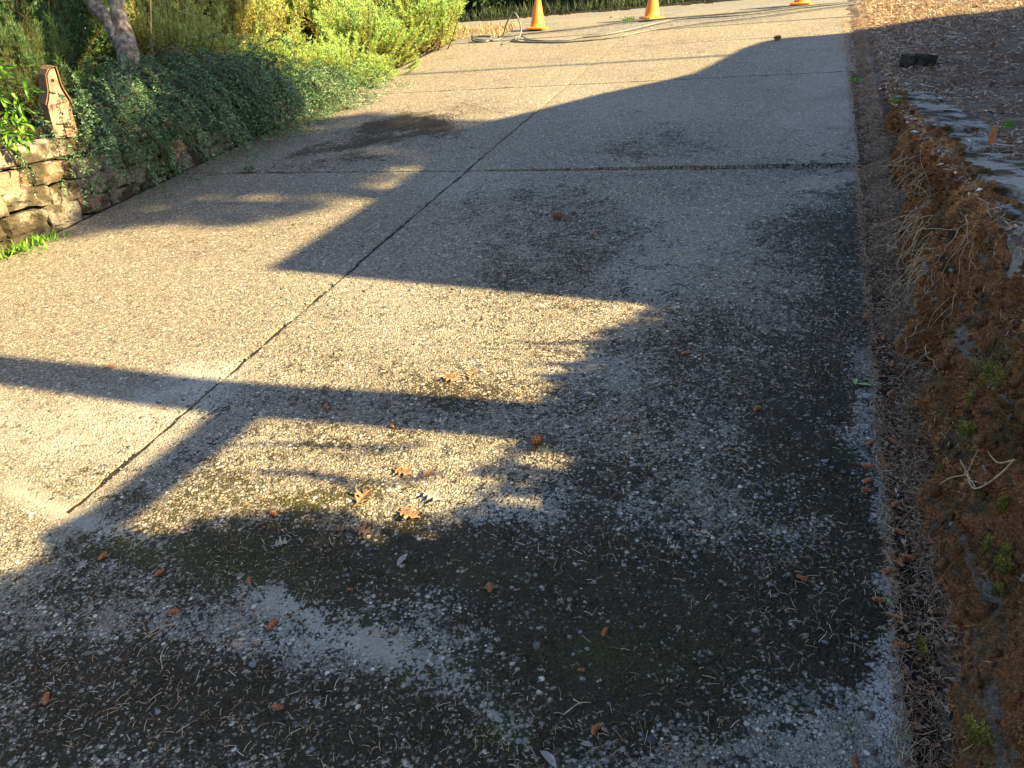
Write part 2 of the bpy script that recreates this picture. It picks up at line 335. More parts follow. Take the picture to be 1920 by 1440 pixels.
# driveway: soil base and concrete slabs
def zsoil(u, v): x, y = xy(u, v); return zp(x, y) - .009 - .045 * np.exp(-(v / .05) ** 2) * np.clip((u + .9) * 2, .15, 1) - .03 * np.clip((v - .3) * 3, 0, 1) * (np.abs(u) < .2) - .03 * np.exp(-((v - 2.66) / .05) ** 2)
Vb, Fb = grid(-2.62, 2.84, -9, 5.7, .06, .03, zsoil)
drive = mesh("driveway", Vb, Fb, M['soil'], smooth=True); drive['kind'] = 'structure'
BL = []   # (attribute, px, py, rx, ry, amplitude): where the photograph shows moss, film, debris on the concrete
def bl(at, rows):
    for r in rows: BL.append((at, *r))
bl('moss', [(560, 305, 70, 14, .35), (620, 288, 70, 18, .5), (680, 268, 70, 20, .55), (740, 246, 70, 20, .6), (800, 226, 60, 16, .5), (900, 205, 70, 12, .25), (1205, 275, 55, 35, .25), (1030, 480, 90, 70, .5), (1120, 380, 110, 30, .4), (1560, 560, 70, 170, .85), (1520, 430, 90, 45, .45),
            (1500, 800, 130, 130, .55), (1350, 640, 160, 60, .38), (1250, 620, 60, 60, .3), (1580, 1000, 80, 160, .85), (1400, 1160, 190, 110, .95), (1250, 1230, 220, 90, .95), (1540, 1180, 60, 100, .9),
            (1130, 1010, 90, 90, .5), (1250, 800, 190, 120, .38), (950, 1110, 190, 70, .95), (700, 1080, 200, 50, .95), (480, 1060, 170, 45, .85), (250, 1040, 140, 28, .85), (560, 1010, 180, 25, .7),
            (900, 1040, 130, 40, .6), (1040, 1260, 130, 90, .7), (650, 1370, 220, 70, .75), (250, 1390, 260, 80, .85), (60, 1250, 110, 60, .55), (300, 1290, 200, 50, .6), (950, 1390, 180, 60, .45), (850, 775, 90, 25, .6),
            (560, 935, 110, 22, .45), (780, 740, 60, 22, .3), (1000, 650, 70, 20, .45), (260, 930, 45, 25, .5), (880, 720, 60, 20, .35), (90, 1120, 120, 22, .5), (1090, 900, 40, 60, .3), (1200, 1340, 90, 50, .6), (1620, 420, 25, 80, .55)])
bl('pale', [(470, 1210, 190, 55, .5), (700, 1180, 130, 50, .55), (960, 960, 90, 70, .9), (1180, 985, 50, 40, .8), (1658, 1080, 26, 190, 1.1), (1668, 1250, 30, 90, 1.), (1600, 1370, 130, 80, .95), (1655, 800, 18, 60, .8),
            (1540, 355, 75, 28, .8), (1180, 520, 70, 45, .55), (1290, 440, 90, 40, .4), (1560, 250, 90, 60, .45), (1350, 720, 130, 60, .3), (360, 745, 80, 40, .8), (180, 810, 190, 55, .8), (1450, 1010, 60, 30, .25),
            (1050, 700, 80, 40, .55), (1560, 130, 100, 50, .5), (900, 350, 110, 30, .35), (1200, 200, 160, 40, .3), (740, 560, 140, 60, .25)])
bl('brown', [(790, 230, 60, 14, .75), (725, 252, 65, 18, .75), (650, 278, 70, 18, .7), (580, 298, 60, 12, .5), (560, 322, 130, 4, .6), (420, 322, 60, 4, .6), (1205, 280, 48, 28, .62), (1090, 365, 60, 14, .45), (560, 225, 30, 10, .5), (1640, 300, 14, 200, .5), (250, 440, 80, 10, .4), (1010, 500, 70, 70, .25)])
bl('green', [(260, 1035, 150, 30, .9), (480, 1085, 120, 35, .7), (560, 930, 130, 25, .9), (260, 940, 40, 25, .8), (760, 1265, 70, 30, .9), (920, 1370, 50, 40, .8), (1200, 1250, 200, 70, .55), (900, 1080, 200, 50, .4), (850, 690, 60, 40, .5), (430, 960, 100, 25, .7)])
apline = [(0, 905), (140, 968), (450, 1092), (700, 1204), (850, 1288), (1000, 1375)]
AP = np.array([uv(*g(*q)[:2]) for q in apline])
def paint(V):
    px, py = pix(V); wq = [fbm(V * np.array([2.3, 2.3, 0]) + 17 * k, 4, 70 + k) - .5 for k in range(2)]; wf = [fbm(V * np.array([9., 9., 0]) + 5 * k, 3, 80 + k) - .5 for k in range(2)]; px = px + 190 * wq[0] + 90 * wf[0]; py = py + (130 * wq[1] + 70 * wf[1]) * np.clip(py / 900, .12, 1); out = {a: np.zeros(len(V)) for a in ('moss', 'pale', 'brown', 'green', 'smooth')}
    vis = py < 1800
    for at, x, y, rx, ry, amp in BL:
        out[at] = np.maximum(out[at] * .999, 0) + amp * np.exp(-.5 * (((px - x) / rx / .85) ** 2 + ((py - y) / ry / .85) ** 2)) * vis
    for a in out: out[a] = np.clip(out[a], 0, 1.15)
    u, v = uv(V[:, 0], V[:, 1]); d = np.abs(v - np.interp(u, AP[:, 0], AP[:, 1])); d[u > AP[-1, 0]] = 9
    out['smooth'] = np.clip(1.2 - d / .055, 0, 1) * np.clip((fbm(V * 5.0, 3) - .2) * 3.5, 0, 1)
    dj = np.minimum(np.abs(u), 9); low = np.clip((-2.6 - v) * 2, 0, 1)
    out['smooth'] = np.maximum(out['smooth'], np.clip(1.3 - np.abs(u - .06) / .09, 0, 1) * low * .35)
    out['moss'] = out['moss'] * .80 + .20 * np.clip((u + .1) * 3, 0, 1) * np.clip((1.2 - v), 0, 1) + .12 * np.clip(-2.8 - v, 0, 1)
    out['moss'] = np.where(~vis, .5, out['moss']); out['moss'] = np.clip(out['moss'] - out['smooth'] * .35 - .32 * out['pale'] * np.clip((u - 2.1) * 3, 0, 1), 0, 2)
    return out
def slab(u0, u1, v0, v1, step, vtop=None, lift=lambda u, v: 0 * u, seed=0):
    nu, nv = int((u1 - u0) / step) + 2, int((v1 - v0) / step) + 2
    U, Vv = np.meshgrid(np.linspace(u0, u1, nu), np.linspace(v0, v1, nv))
    if vtop is not None:   # v0 side follows a curve
        lo = vtop(U); Vv = lo + (Vv - v0) / (v1 - v0) * (v1 - lo)
    e = np.stack([U * 14, Vv * 14, U * 0 + seed], -1); j = (fbm(e, 3, 11) - .42) * .05; j = np.clip(j, 0, .011)
    U2, V2 = U.copy(), Vv.copy(); U2[:, 0] += j[:, 0]; U2[:, -1] -= j[:, -1]; V2[0] += j[0] * (0 if vtop else 1); V2[-1] -= j[-1]
    x, y = xy(U2, V2); z = zp(x, y) + lift(U, Vv) + .006 * (fbm(np.stack([x * 2.2, y * 2.2, 0 * x], -1), 3, 9) - .5)
    rim = np.zeros_like(z); rim[0] = rim[-1] = 1; rim[:, 0] = rim[:, -1] = 1; z = z - rim * .003
    V = np.stack([x, y, z], -1).reshape(-1, 3); i = np.arange(nu * nv).reshape(nv, nu)
    Fc = np.stack([i[:-1, :-1], i[:-1, 1:], i[1:, 1:], i[1:, :-1]], -1).reshape(-1, 4)
    ring = np.concatenate([i[0, :-1], i[:-1, -1], i[-1, ::-1][:-1], i[::-1, 0][:-1]]); n0 = len(V)
    low = V[ring].copy(); low[:, 2] -= .09; k = len(ring); a = np.arange(k); b = (a + 1) % k
    sk = np.stack([n0 + k + b, n0 + k + a, n0 + a, n0 + b], 1)
    V = np.vstack([V, low, V[ring]]); o = mesh("slab", V, np.vstack([Fc, sk]), M['drive'], drive, smooth=True, attrs={q: ('POINT', w) for q, w in paint(V).items()})
    return o
G = .0065
apv = lambda u: np.interp(u, AP[:, 0], AP[:, 1])
slab(-UE, -G, apv(0) + .0, -G, .03, vtop=lambda u: apv(u) + .001, seed=1)
slab(G, UE, apv(0), -G, .025, vtop=lambda u: np.where(u > AP[-1, 0], AP[-1, 1], apv(u)) + .001, seed=2)
# apron in front of the garage: its upper edge follows the trowelled joint
def apron(u0, u1, seed):
    nu, nv = int((u1 - u0) / .025) + 2, 150
    U, T = np.meshgrid(np.linspace(u0, u1, nu), np.linspace(0, 1, nv)); top = apv(U) - .001; Vv = -9 + (top + 9) * T ** .6
    x, y = xy(U, Vv); z = zp(x, y) + .006 * (fbm(np.stack([x * 2.2, y * 2.2, 0 * x], -1), 3, 9) - .5)
    V = np.stack([x, y, z], -1).reshape(-1, 3); i = np.arange(nu * nv).reshape(nv, nu)
    Fc = np.stack([i[:-1, :-1], i[:-1, 1:], i[1:, 1:], i[1:, :-1]], -1).reshape(-1, 4)
    ring = np.concatenate([i[0, :-1], i[:-1, -1], i[-1, ::-1][:-1], i[::-1, 0][:-1]]); n0 = len(V)
    low = V[ring].copy(); low[:, 2] -= .09; k = len(ring); a = np.arange(k); b = (a + 1) % k
    V = np.vstack([V, low, V[ring]]); mesh("slab", V, np.vstack([Fc, np.stack([n0 + k + b, n0 + k + a, n0 + a, n0 + b], 1)]), M['drive'], drive, smooth=True, attrs={q: ('POINT', w) for q, w in paint(V).items()})
apron(-UE, 2.352, 3); apron(2.360, UE, 4)
up = lambda u, v: .022 * np.clip((u + .2) / 2.4, 0, 1) * np.clip(1 - v / 2.4, 0, 1)
slab(-UE, -G, G, 2.66, .04, seed=5); slab(G, UE, G * 1.7, 2.66, .035, lift=up, seed=6)
slab(-UE, -G * .6, 2.672, 5.62, .05, seed=7); slab(G * .6, UE + .06, 2.672, 4.58, .05, seed=8); slab(G * .6, UE + .06, 4.584, 5.62, .05, seed=9)

# ------------------------------------------------------------------ retaining walls
def rough_block(c, d, R, seed, amp=.012, n=(5, 3, 3), face=None):
    """a rounded, chipped block; d = (length, depth, height)"""
    ln = [np.linspace(-.5, .5, k + 1) for k in n]; V = []; idx = {}; Fc = []
    def vid(a, b, c_):
        key = (a, b, c_)
        if key not in idx: idx[key] = len(V); V.append((ln[0][a], ln[1][b], ln[2][c_]))
        return idx[key]
    for ax in range(3):
        o1, o2 = [q for q in range(3) if q != ax]
        for side in (0, n[ax]):
            for i in range(n[o1]):
                for j in range(n[o2]):
                    q = []
                    for di, dj in ((0, 0), (1, 0), (1, 1), (0, 1)):
                        k = [0, 0, 0]; k[ax] = side; k[o1] = i + di; k[o2] = j + dj; q.append(vid(*k))
                    flip = (side == 0) ^ (ax == 1); Fc.append(tuple(q[::-1] if flip else q))
    V = np.array(V); cr = (np.abs(V) > .49).sum(1); V = V * (1 - .02 * np.clip(cr - 1, 0, 2))[:, None] * np.array(d)
    P = V * 14 + seed * 7.3; N = np.stack([fbm(P + 31 * k, 3, k) - .5 for k in range(3)], 1)
    V = V + N * amp * 2
    return V @ np.array(R).T + np.array(c), Fc
RU = np.array([[EV[0], EU[0], 0], [EV[1], EU[1], 0], [0, 0, 1]])   # block frame: length along the driveway
# left: split-face block wall, courses level, buried step by step by the rising driveway
wl = empty("block_wall", (*np.array(xy(-2.7, -1.5)).ravel(), ZTOPL - .6))
tag(wl, "low split-face block retaining wall under the birdhouse, left of the driveway", "retaining wall")
CH = .135
for k in range(6):
    zt = ZTOPL + .03 - CH * k; v = -4.2 + (k % 2) * .16 + rng.uniform(-.05, .05); uface = -2.68 + .018 * k
    while v < 3.0:
        L = rng.uniform(.25, .36); vc = v + L / 2
        zd = float(zp(*xy(-2.6, vc)))
        if zt > zd - .03:
            dz = rng.uniform(-.012, .008); du = rng.uniform(-.018, .018); a = rng.uniform(-.05, .05)
            R = RU @ np.array([[math.cos(a), -math.sin(a), 0], [math.sin(a), math.cos(a), 0], [0, 0, 1]])
            top = (k == 0) and -1.25 < vc < -.7
            x, y = xy(uface - .11 + du, vc)
            V, Fc = rough_block((x, y, zt - CH / 2 + dz), (L - rng.uniform(.008, .02), .22, CH - rng.uniform(.006, .014)), R, rng.random() * 50, .026, (8, 4, 4))
            if zt + dz > .0: mesh("block", V, Fc, M['lblock'], wl)
        v += L
# backing earth of the left wall so no gap shows the void
V, Fc = grid(-2.76, -2.75, -4.2, 3.2, .01, .2, lambda u, v: np.where(u < -2.755, ZTOPL - .03, -.4)); mesh("backing_earth", V, Fc, M['soil'], wl)

# right: crumbling block wall sunk in moss and earth
wr = empty("crumbling_wall", (*np.array(xy(2.75, -1.5)).ravel(), ZTOPR - .7))
tag(wr, "crumbling moss-covered block wall along the right edge of the driveway", "retaining wall")
CH2 = .15
def uface_r(z): return 2.665 + .175 * np.clip((z - .2) / (ZTOPR - .2), -1, 1.2)
for k in range(8):
    zt = ZTOPR + .015 - CH2 * k; v = -6 + (k % 2) * .2
    while v < 2.25:
        L = rng.uniform(.30, .42); vc = v + L / 2; zd = float(zp(*xy(2.7, vc)))
        if zt > zd - .02:
            a = rng.uniform(-.07, .07); R = RU @ np.array([[math.cos(a), -math.sin(a), 0], [math.sin(a), math.cos(a), 0], [0, 0, 1]])
            x, y = xy(uface_r(zt - .07) + (.20 if k else .15) + rng.uniform(-.01, .03), vc)
            V, Fc = rough_block((x, y, zt - CH2 / 2 + rng.uniform(-.02, .01)), (L - rng.uniform(.01, .05), .30, CH2 - .012), R, rng.random() * 50, .022, (6, 4, 3))
            mesh("block", V, Fc, M['rblock'], wr)
        v += L
M['darkstone'] = plain('dark weathered stone', [(.35, (.012, .010, .008)), (.6, (.05, .042, .034)), (.8, (.13, .115, .095))], 30, bd=.02)
# an upright leftover block at the far end of the wall, cracked down its middle
ub = empty("upright_block", (*np.array(xy(3.02, 2.75)).ravel(), float(zbank(np.array(3.02), np.array(2.75)))))
tag(ub, "dark weathered block standing on edge where the crumbling wall ends", "block")
for q, (dv, w) in enumerate(((-.10, .10), (.14, .17))):
    x, y = xy(2.96 + .145 * q + .04, 2.62 + .03 * q); zb = float(zbank(np.array(3.05), np.array(2.6)))
    Rr = np.array([[EU[0], EV[0], 0], [EU[1], EV[1], 0], [0, 0, 1]])
    V, Fc = rough_block((x, y, zb + .035), (w, .12, .13), Rr, 3 + q * 9, .02); mesh("block_half", V, Fc, M['darkstone'], ub)
# moss and earth skin over the face
nv_, nz_ = 620, 44
Vg, Tg = np.meshgrid(np.linspace(-6, 2.3, nv_), np.linspace(0, 1, nz_)); xg, yg = xy(np.full_like(Vg, 2.7), Vg); z0 = zp(xg, yg) - .05
zt_ = np.maximum(ZTOPR + .02, z0 + .05); Zg = z0 + (zt_ - z0) * Tg
pn = np.stack([xg * 1.0, yg * 1.0, Zg * 1.2], -1)
out = .21 * (fbm(pn * 4.6, 4, 21) - .48) + .07 * (fbm(pn * 18, 3, 31) - .5) + .03 * (fbm(pn * 55, 2, 41) - .5) - .03 * np.exp(-((Tg - 1) / .06) ** 2) - .02 * np.cos(2 * np.pi * (ZTOPR - Zg) / CH2) * .5
fr = (ZTOPR - .005 - Zg) / CH2; kf = np.floor(fr); ff = np.clip((fr - kf) / .22, 0, 1); ff = ff * ff * (3 - 2 * ff); stair = ZTOPR - (kf - 1 + ff) * CH2 - .06
ledge = np.exp(-(((fr - kf) - .10) / .13) ** 2) * np.clip((fbm(np.stack([xg * 2.2, yg * 2.2, np.floor(fr) * 3.1], -1), 3, 66) - .47) * 9, 0, 1) * (fr > .3)
Ug = uface_r(.35 * Zg + .65 * stair) - .012 - out * (1 - .45 * ledge)
x, y = xy(Ug, Vg); V = np.stack([x, y, Zg], -1).reshape(-1, 3); i = np.arange(nv_ * nz_).reshape(nz_, nv_)
Fc = np.stack([i[:-1, :-1], i[1:, :-1], i[1:, 1:], i[:-1, 1:]], -1).reshape(-1, 4)
skin = mesh("moss_skin", V, Fc, M['mossface'], wr, smooth=True, attrs={'low': ('POINT', np.clip(1.25 - (Zg - z0) / .45, 0, 1).ravel()), 'ledge': ('POINT', ledge.ravel())}); SKV = V.reshape(nz_, nv_, 3)
def inview2(P, m=60):
    a, b = pix(P); return (a > -m) & (a < 1920 + m) & (b > -m) & (b < 1440 + m)
# fuzz on the skin
def on_skin(n, tmin=0, tmax=.98, vmin=0, vmax=nv_ - 2):
    a = rng.uniform(tmin, tmax, n) * (nz_ - 2); b = rng.uniform(vmin, vmax, n); i0, j0 = a.astype(int), b.astype(int)
    P = SKV[i0, j0]; e1 = SKV[i0, j0 + 1] - P; e2 = SKV[np.minimum(i0 + 1, nz_ - 1), j0] - P
    P = P + e1 * (b - j0)[:, None] + e2 * (a - i0)[:, None]; N = unit(np.cross(e2, e1)); N *= np.sign(-(N[:, :2] @ EU))[:, None]
    return P, N
P, N = on_skin(190000, vmin=nv_ * .2); keep = (fbm(P * 9, 3, 51) > .46) & inview2(P); P, N = P[keep], N[keep]
D = N + rng.normal(size=P.shape) * .55 + np.array([0, 0, -.35]); near = np.clip(np.linalg.norm(P - CAM, axis=1) / 2.5, .55, 1.6)
V, Fc = cards(P, D, rng.uniform(.008, .020, len(P)) * near, rng.uniform(.0022, .004, len(P)) * near)
mesh("moss_fuzz", V, Fc, M['rustfuzz'], wr, attrs={'rnd': ('FACE', np.clip(fbm(P * 4, 3, 61) * 1.5 - .25 + rng.normal(0, .12, len(P)), 0, 1))})['kind'] = 'stuff'
P, N = on_skin(9000, vmin=nv_ * .2); k_ = (fbm(P * 6, 3, 77) > .5) & inview2(P); P, N = P[k_], N[k_]; n = len(P); D = rng.normal(size=(n, 3)) + np.array([0, 0, -.6]); D -= N * (D * N).sum(1)[:, None]
V, Fc = cards(P + N * .006, D, rng.uniform(.012, .04, n), rng.uniform(.0012, .0022, n), N)
mesh("caught_needles", V, Fc, M['needle'], wr, attrs={'rnd': ('FACE', rng.random(n))})['kind'] = 'stuff'
# bright moss cushions on the face
def skin_at(px, py):
    r = ray(px, py); best = None
    pxs, pys = pix(SKV.reshape(-1, 3)); d = (pxs - px) ** 2 + (pys - py) ** 2; k = np.argsort(d)[:6]
    k = k[np.argmin(np.linalg.norm(SKV.reshape(-1, 3)[k] - CAM, axis=1))]; return SKV.reshape(-1, 3)[k]
for (px, py, r, lab) in [(1835, 700, .045, "yellow-green moss cushion high on the crumbling wall face"), (1803, 800, .035, "small green moss cushion below the larger one on the wall"),
                         (1850, 1075, .032, "bright green moss tuft on a pale streak low on the wall"), (1885, 965, .028, "ragged yellow moss tuft right of the forked root"),
                         (1722, 1215, .030, "green moss strip at the foot of the wall beside the concrete"), (1760, 895, .018, "tiny moss tuft beside the forked pale root"), (1905, 665, .035, "green moss patch at the right picture edge of the wall"), (1815, 1400, .035, "olive moss patch lowest on the wall at the bottom right")]:
    c = skin_at(px, py); n = 1700; th = unit(rng.normal(size=(n, 3))); th *= np.sign((th @ np.array([-EU[0], -EU[1], .35])))[:, None]
    sub = rng.normal(size=(6, 3)) * r * np.array([.3, .8, 1.1]); P = c + sub[rng.integers(0, 6, n)] + th * np.array([.35, 1, 1.2]) * (r * rng.uniform(.2, .7, (n, 1))) + np.array([EU[0], EU[1], 0]) * (.25 * r)
    V, Fc = cards(P, th + rng.normal(size=(n, 3)) * .6, rng.uniform(.003, .007, n), rng.uniform(.002, .0035, n))
    tag(mesh("moss_cushion", V, Fc, M['brightmoss'], attrs={'rnd': ('FACE', rng.random(n) * .6 + np.clip(th[:, 2], 0, 1) * .4)}), lab, "moss", "green moss cushions on the right wall")

ICOV = None
def clods(n, seed):
    P, N = on_skin(n, vmin=nv_ * .2, tmax=.99); k_ = inview2(P); P = P[k_]; m = len(P); t_ = (1 + 5 ** .5) / 2
    iv = unit(np.array([(-1, t_, 0), (1, t_, 0), (-1, -t_, 0), (1, -t_, 0), (0, -1, t_), (0, 1, t_), (0, -1, -t_), (0, 1, -t_), (t_, 0, -1), (t_, 0, 1), (-t_, 0, -1), (-t_, 0, 1)], float))
    fi = np.array([(0, 11, 5), (0, 5, 1), (0, 1, 7), (0, 7, 10), (0, 10, 11), (1, 5, 9), (5, 11, 4), (11, 10, 2), (10, 7, 6), (7, 1, 8), (3, 9, 4), (3, 4, 2), (3, 2, 6), (3, 6, 8), (3, 8, 9), (4, 9, 5), (2, 4, 11), (6, 2, 10), (8, 6, 7), (9, 8, 1)])
    r = np.clip(rng.lognormal(math.log(.008), .6, m), .003, .035); X = iv[None] * (r[:, None, None] * rng.uniform(.5, 1.3, (m, 1, 3))) * (1 + .28 * rng.normal(size=(m, 12, 1))) + P[:, None]
    return X.reshape(-1, 3), (fi[None] + 12 * np.arange(m)[:, None, None]).reshape(-1, 3), m
V, Fc, m_ = clods(5200, 1); mesh("earth_clods", V, Fc, M['mossface'], wr, attrs={'low': ('POINT', np.repeat(rng.random(m_) * .8, 12))})['kind'] = 'stuff'
V, Fc, m_ = clods(260, 2); mesh("loose_stones", V, Fc, M['rblock'], wr)['kind'] = 'stuff'
# dry roots: masses hanging over the upper wall, and two that stand out
def root_path(p0, d0, L, wob=.5, sag=.6, n=9):
    p = np.array(p0, float); d = unit(np.array(d0, float)); out = [p.copy()]
    for q in range(n):
        d = unit(d + rng.normal(size=3) * wob * .35 + np.array([0, 0, -sag * .15])); p = p + d * L / n; out.append(p.copy())
    return np.array(out)
clumps = [(1690, 265), (1740, 330), (1735, 410), (1700, 500), (1760, 370), (1680, 350), (1690, 600), (1760, 490), (1715, 300), (1655, 430), (1830, 440), (1745, 650), (1790, 560), (1665, 690)]
RLAB = ['at the top of the right wall nearest the road', 'below the second grey cap block', 'under the grey cap blocks beside the rusty overhang', 'trailing onto the litter strip in the middle of the wall', 'just below the bright cap block', 'beside the litter at the end of the cross joint', 'low over the needle heap opposite the sun tongue', 'below the rusty lump of the upper wall', 'left of the first rusty lump near the far end', 'lowest of the far tangles, against the slab edge', 'on the rusty lump at the right picture edge', 'thin strands beside the yellow-green moss cushion', 'thin strands in the middle of the rusty face', 'thin strands at the wall foot above the green leaf pair']
for ci, (px, py) in enumerate(clumps):
    c = skin_at(px, py); mb = MB(); o_ = np.array([-EU[0], -EU[1], 0]); ev3 = np.array([EV[0], EV[1], 0])
    for q in range(rng.integers(20, 30) if ci < 10 else 8):
        p0 = c + rng.normal(size=3) * np.array([.025, .05, .03]) + o_ * .01; L = rng.uniform(.10, .30)
        mb.tube(root_path(p0, o_ * rng.uniform(.2, 1) - ev3 * rng.uniform(-.3, 1.1) + np.array([0, 0, rng.uniform(-1.1, .25)]), L, .9, .8), np.linspace(.0017, .0006, 10), 4, False)
    tag(mb.build("dry_root_clump", M['root']), "pale dry root tangle " + RLAB[ci], "roots", "dry root tangles on the right wall")
mb = MB(); c = skin_at(1850, 890); o_ = np.array([-EU[0], -EU[1], 0]) * .03
def rp(pts, r0=.003, r1=.0012, dep=.0):
    d0 = np.linalg.norm(c + o_ - CAM); Q = []
    base = c + o_; nrm = np.array([-EU[0], -EU[1], .12]); nrm = nrm / np.linalg.norm(nrm)
    for a, b in pts:
        r = ray(a, b); t = (nrm @ (base - CAM)) / (nrm @ r); Q.append(CAM + t * r)
    Q = spline(Q, 5); mb.tube(Q, np.linspace(r0, r1, len(Q)), 6)
rp([(1902, 862), (1880, 885), (1850, 908), (1828, 916), (1818, 905), (1812, 885), (1800, 862)]); rp([(1902, 862), (1875, 868), (1862, 860), (1852, 845)], .002); rp([(1828, 912), (1815, 890), (1822, 868), (1838, 835)], .002)
rp([(1812, 890), (1780, 897), (1760, 912), (1748, 940)], .002); rp([(1850, 906), (1830, 903), (1812, 900)], .0016)
tag(mb.build("forked_root", M['root']), "pale forked dry root twig sticking out of the mossy wall", "root")

# ------------------------------------------------------------------ needle litter, pebbles, moss tufts (stuff)
def drive_pts(n, v0, v1, u0=-2.5, u1=2.55):
    u = rng.uniform(u0, u1, n); v = rng.uniform(v0, v1, n); x, y = xy(u, v); return np.stack([x, y, zp(x, y)], 1)
def inview(P, m=60):
    a, b = pix(P); return (a > -m) & (a < 1920 + m) & (b > -m) & (b < 1440 + m)
P = np.vstack([drive_pts(42000, -4.6, -1.2, -1.5), drive_pts(26000, -1.2, 1.2), drive_pts(6000, 1.2, 4.5)]); P = P[inview(P)]
at = paint(P); uu, vv = uv(P[:, 0], P[:, 1])
dens = .10 + .55 * np.clip(at['moss'], 0, 1) + .8 * at['brown'] + .35 * np.clip((uu - 1.6), 0, 1); dens *= np.where(uu < -.2, .35, 1)
dens *= np.clip((fbm(P * 2.6, 3, 71) - .36) * 5.5, .12, 2.4); P = P[rng.random(len(P)) < dens]; n = len(P)
short = rng.random(n) < .7
V, Fc = ribbons(P, rng.uniform(0, 6.283, n), np.where(short, rng.uniform(.007, .017, n), rng.uniform(.015, .034, n)), rng.uniform(.0009, .0017, n), rng.normal(0, .035, n), lift=rng.uniform(.003, .007, n))
rr = np.clip(rng.normal(.55, .27, n), 0, 1)
tag(mesh("needle_litter", V, Fc, M['needle'], attrs={'rnd': ('FACE', np.concatenate([rr, rr]))}), "fallen needles and twig bits scattered on the concrete", "needles", kind='stuff')
# pebbles standing proud of the matrix
ico = []; 
_t = (1 + 5 ** .5) / 2
icoV = unit(np.array([(-1, _t, 0), (1, _t, 0), (-1, -_t, 0), (1, -_t, 0), (0, -1, _t), (0, 1, _t), (0, -1, -_t), (0, 1, -_t), (_t, 0, -1), (_t, 0, 1), (-_t, 0, -1), (-_t, 0, 1)], float))
icoF = np.array([(0, 11, 5), (0, 5, 1), (0, 1, 7), (0, 7, 10), (0, 10, 11), (1, 5, 9), (5, 11, 4), (11, 10, 2), (10, 7, 6), (7, 1, 8), (3, 9, 4), (3, 4, 2), (3, 2, 6), (3, 6, 8), (3, 8, 9), (4, 9, 5), (2, 4, 11), (6, 2, 10), (8, 6, 7), (9, 8, 1)])
P = np.vstack([drive_pts(26000, -4.6, -2.6, -.8), drive_pts(16000, -2.6, -.8, -.5)]); P = P[inview(P)]; at = paint(P)
P = P[(rng.random(len(P)) < (.40 - .30 * np.clip(at['moss'], 0, 1)) * (1 - at['smooth']) * (.3 + 1.2 * fbm(P * 2.3, 3, 81)))]; n = len(P)
r = np.clip(rng.lognormal(math.log(.0038), .45, n), .0025, .0115); sc = np.stack([r * rng.uniform(.8, 1.4, n), r, r * rng.uniform(.28, .42, n)], 1); a = rng.uniform(0, 6.28, n)
X = icoV[None] * sc[:, None, :] * (1 + .2 * rng.normal(size=(n, 12, 1))); ca, sa = np.cos(a)[:, None], np.sin(a)[:, None]
X = np.stack([X[..., 0] * ca - X[..., 1] * sa, X[..., 0] * sa + X[..., 1] * ca, X[..., 2]], -1) + P[:, None] + np.array([0, 0, .0005])
tag(mesh("pebbles", X.reshape(-1, 3), (icoF[None] + 12 * np.arange(n)[:, None, None]).reshape(-1, 3), M['pebble'], smooth=True, attrs={'rnd': ('FACE', np.repeat(rng.random(n), 20))}), "rounded aggregate pebbles standing proud of the driveway concrete", "pebbles", kind='stuff')
# low moss tufts
P = np.vstack([drive_pts(60000, -4.6, -2.4, -.9), drive_pts(20000, -2.4, -.5, 0)]); P = P[inview(P)]; at = paint(P)
k_ = rng.random(len(P)) < np.clip(at['moss'] * 1.4 - .5, 0, 1) * np.clip((fbm(P * 11, 3, 91) - .38) * 4, 0, 1); P = P[k_]; gr = at['green'][k_]; n = len(P)
V, Fc = cards(P, np.array([0, 0, 1.]) + rng.normal(size=(n, 3)) * .7, rng.uniform(.005, .012, n), rng.uniform(.003, .006, n))
tag(mesh("moss_tufts", V, Fc, M['moss'], attrs={'rnd': ('FACE', np.clip(gr * .6 + rng.normal(.3, .2, n), 0, 1))}), "dark low moss growing over the driveway surface", "moss", kind='stuff')
# gutter litter between slab edge and wall, and litter on the bank
u = rng.uniform(2.54, 2.74, 34000); v = -4.6 + 10 * rng.random(34000) ** 1.5; x, y = xy(u, v); z = zp(x, y) + .004 + .05 * np.clip((u - 2.57) / .12, 0, 1) ** 1 * (.3 + .9 * vnoise(np.stack([x * 9, y * 9, 0 * x], -1)))
GB = lambda u, v: zp(*xy(u, v)) - .035 + .05 * np.clip((u - 2.56) / .16, 0, 1) + .05 * (fbm(np.stack([*xy(u * 8, v * 8), 0 * u], -1), 3, 13) - .4)
Vq, Fq = grid(2.545, 2.90, -6, 7.0, .02, .03, GB); o = mesh("litter_strip", Vq, Fq, M['duff'], smooth=True); o['kind'] = 'structure'
P = np.stack([x, y, np.maximum(GB(u, v), zp(x, y) * (u < 2.57) + (u >= 2.57) * -9) + rng.uniform(0, .02, len(u))], 1); P = P[inview(P)]; n = len(P)
nor = unit(NRM + rng.normal(size=(n, 3)) * .35); V, Fc = ribbons(P, rng.uniform(0, 6.28, n), np.where(rng.random(n) < .85, rng.uniform(.008, .026, n), rng.uniform(.03, .06, n)), rng.uniform(.0009, .0017, n), rng.normal(0, .10, n), nor, rng.uniform(.002, .012, n)); rr = np.clip(rng.normal(.46, .25, n), 0, 1)
GU = 2.56 + .16 * rng.random(4200); GVv = -4.6 + 9 * rng.random(4200) ** 1.4; gx, gy = xy(GU, GVv); GP = np.stack([gx, gy, np.maximum(GB(GU, GVv), zp(gx, gy) - .002) + .008], 1); GP = GP[inview(GP)]; gn = len(GP)
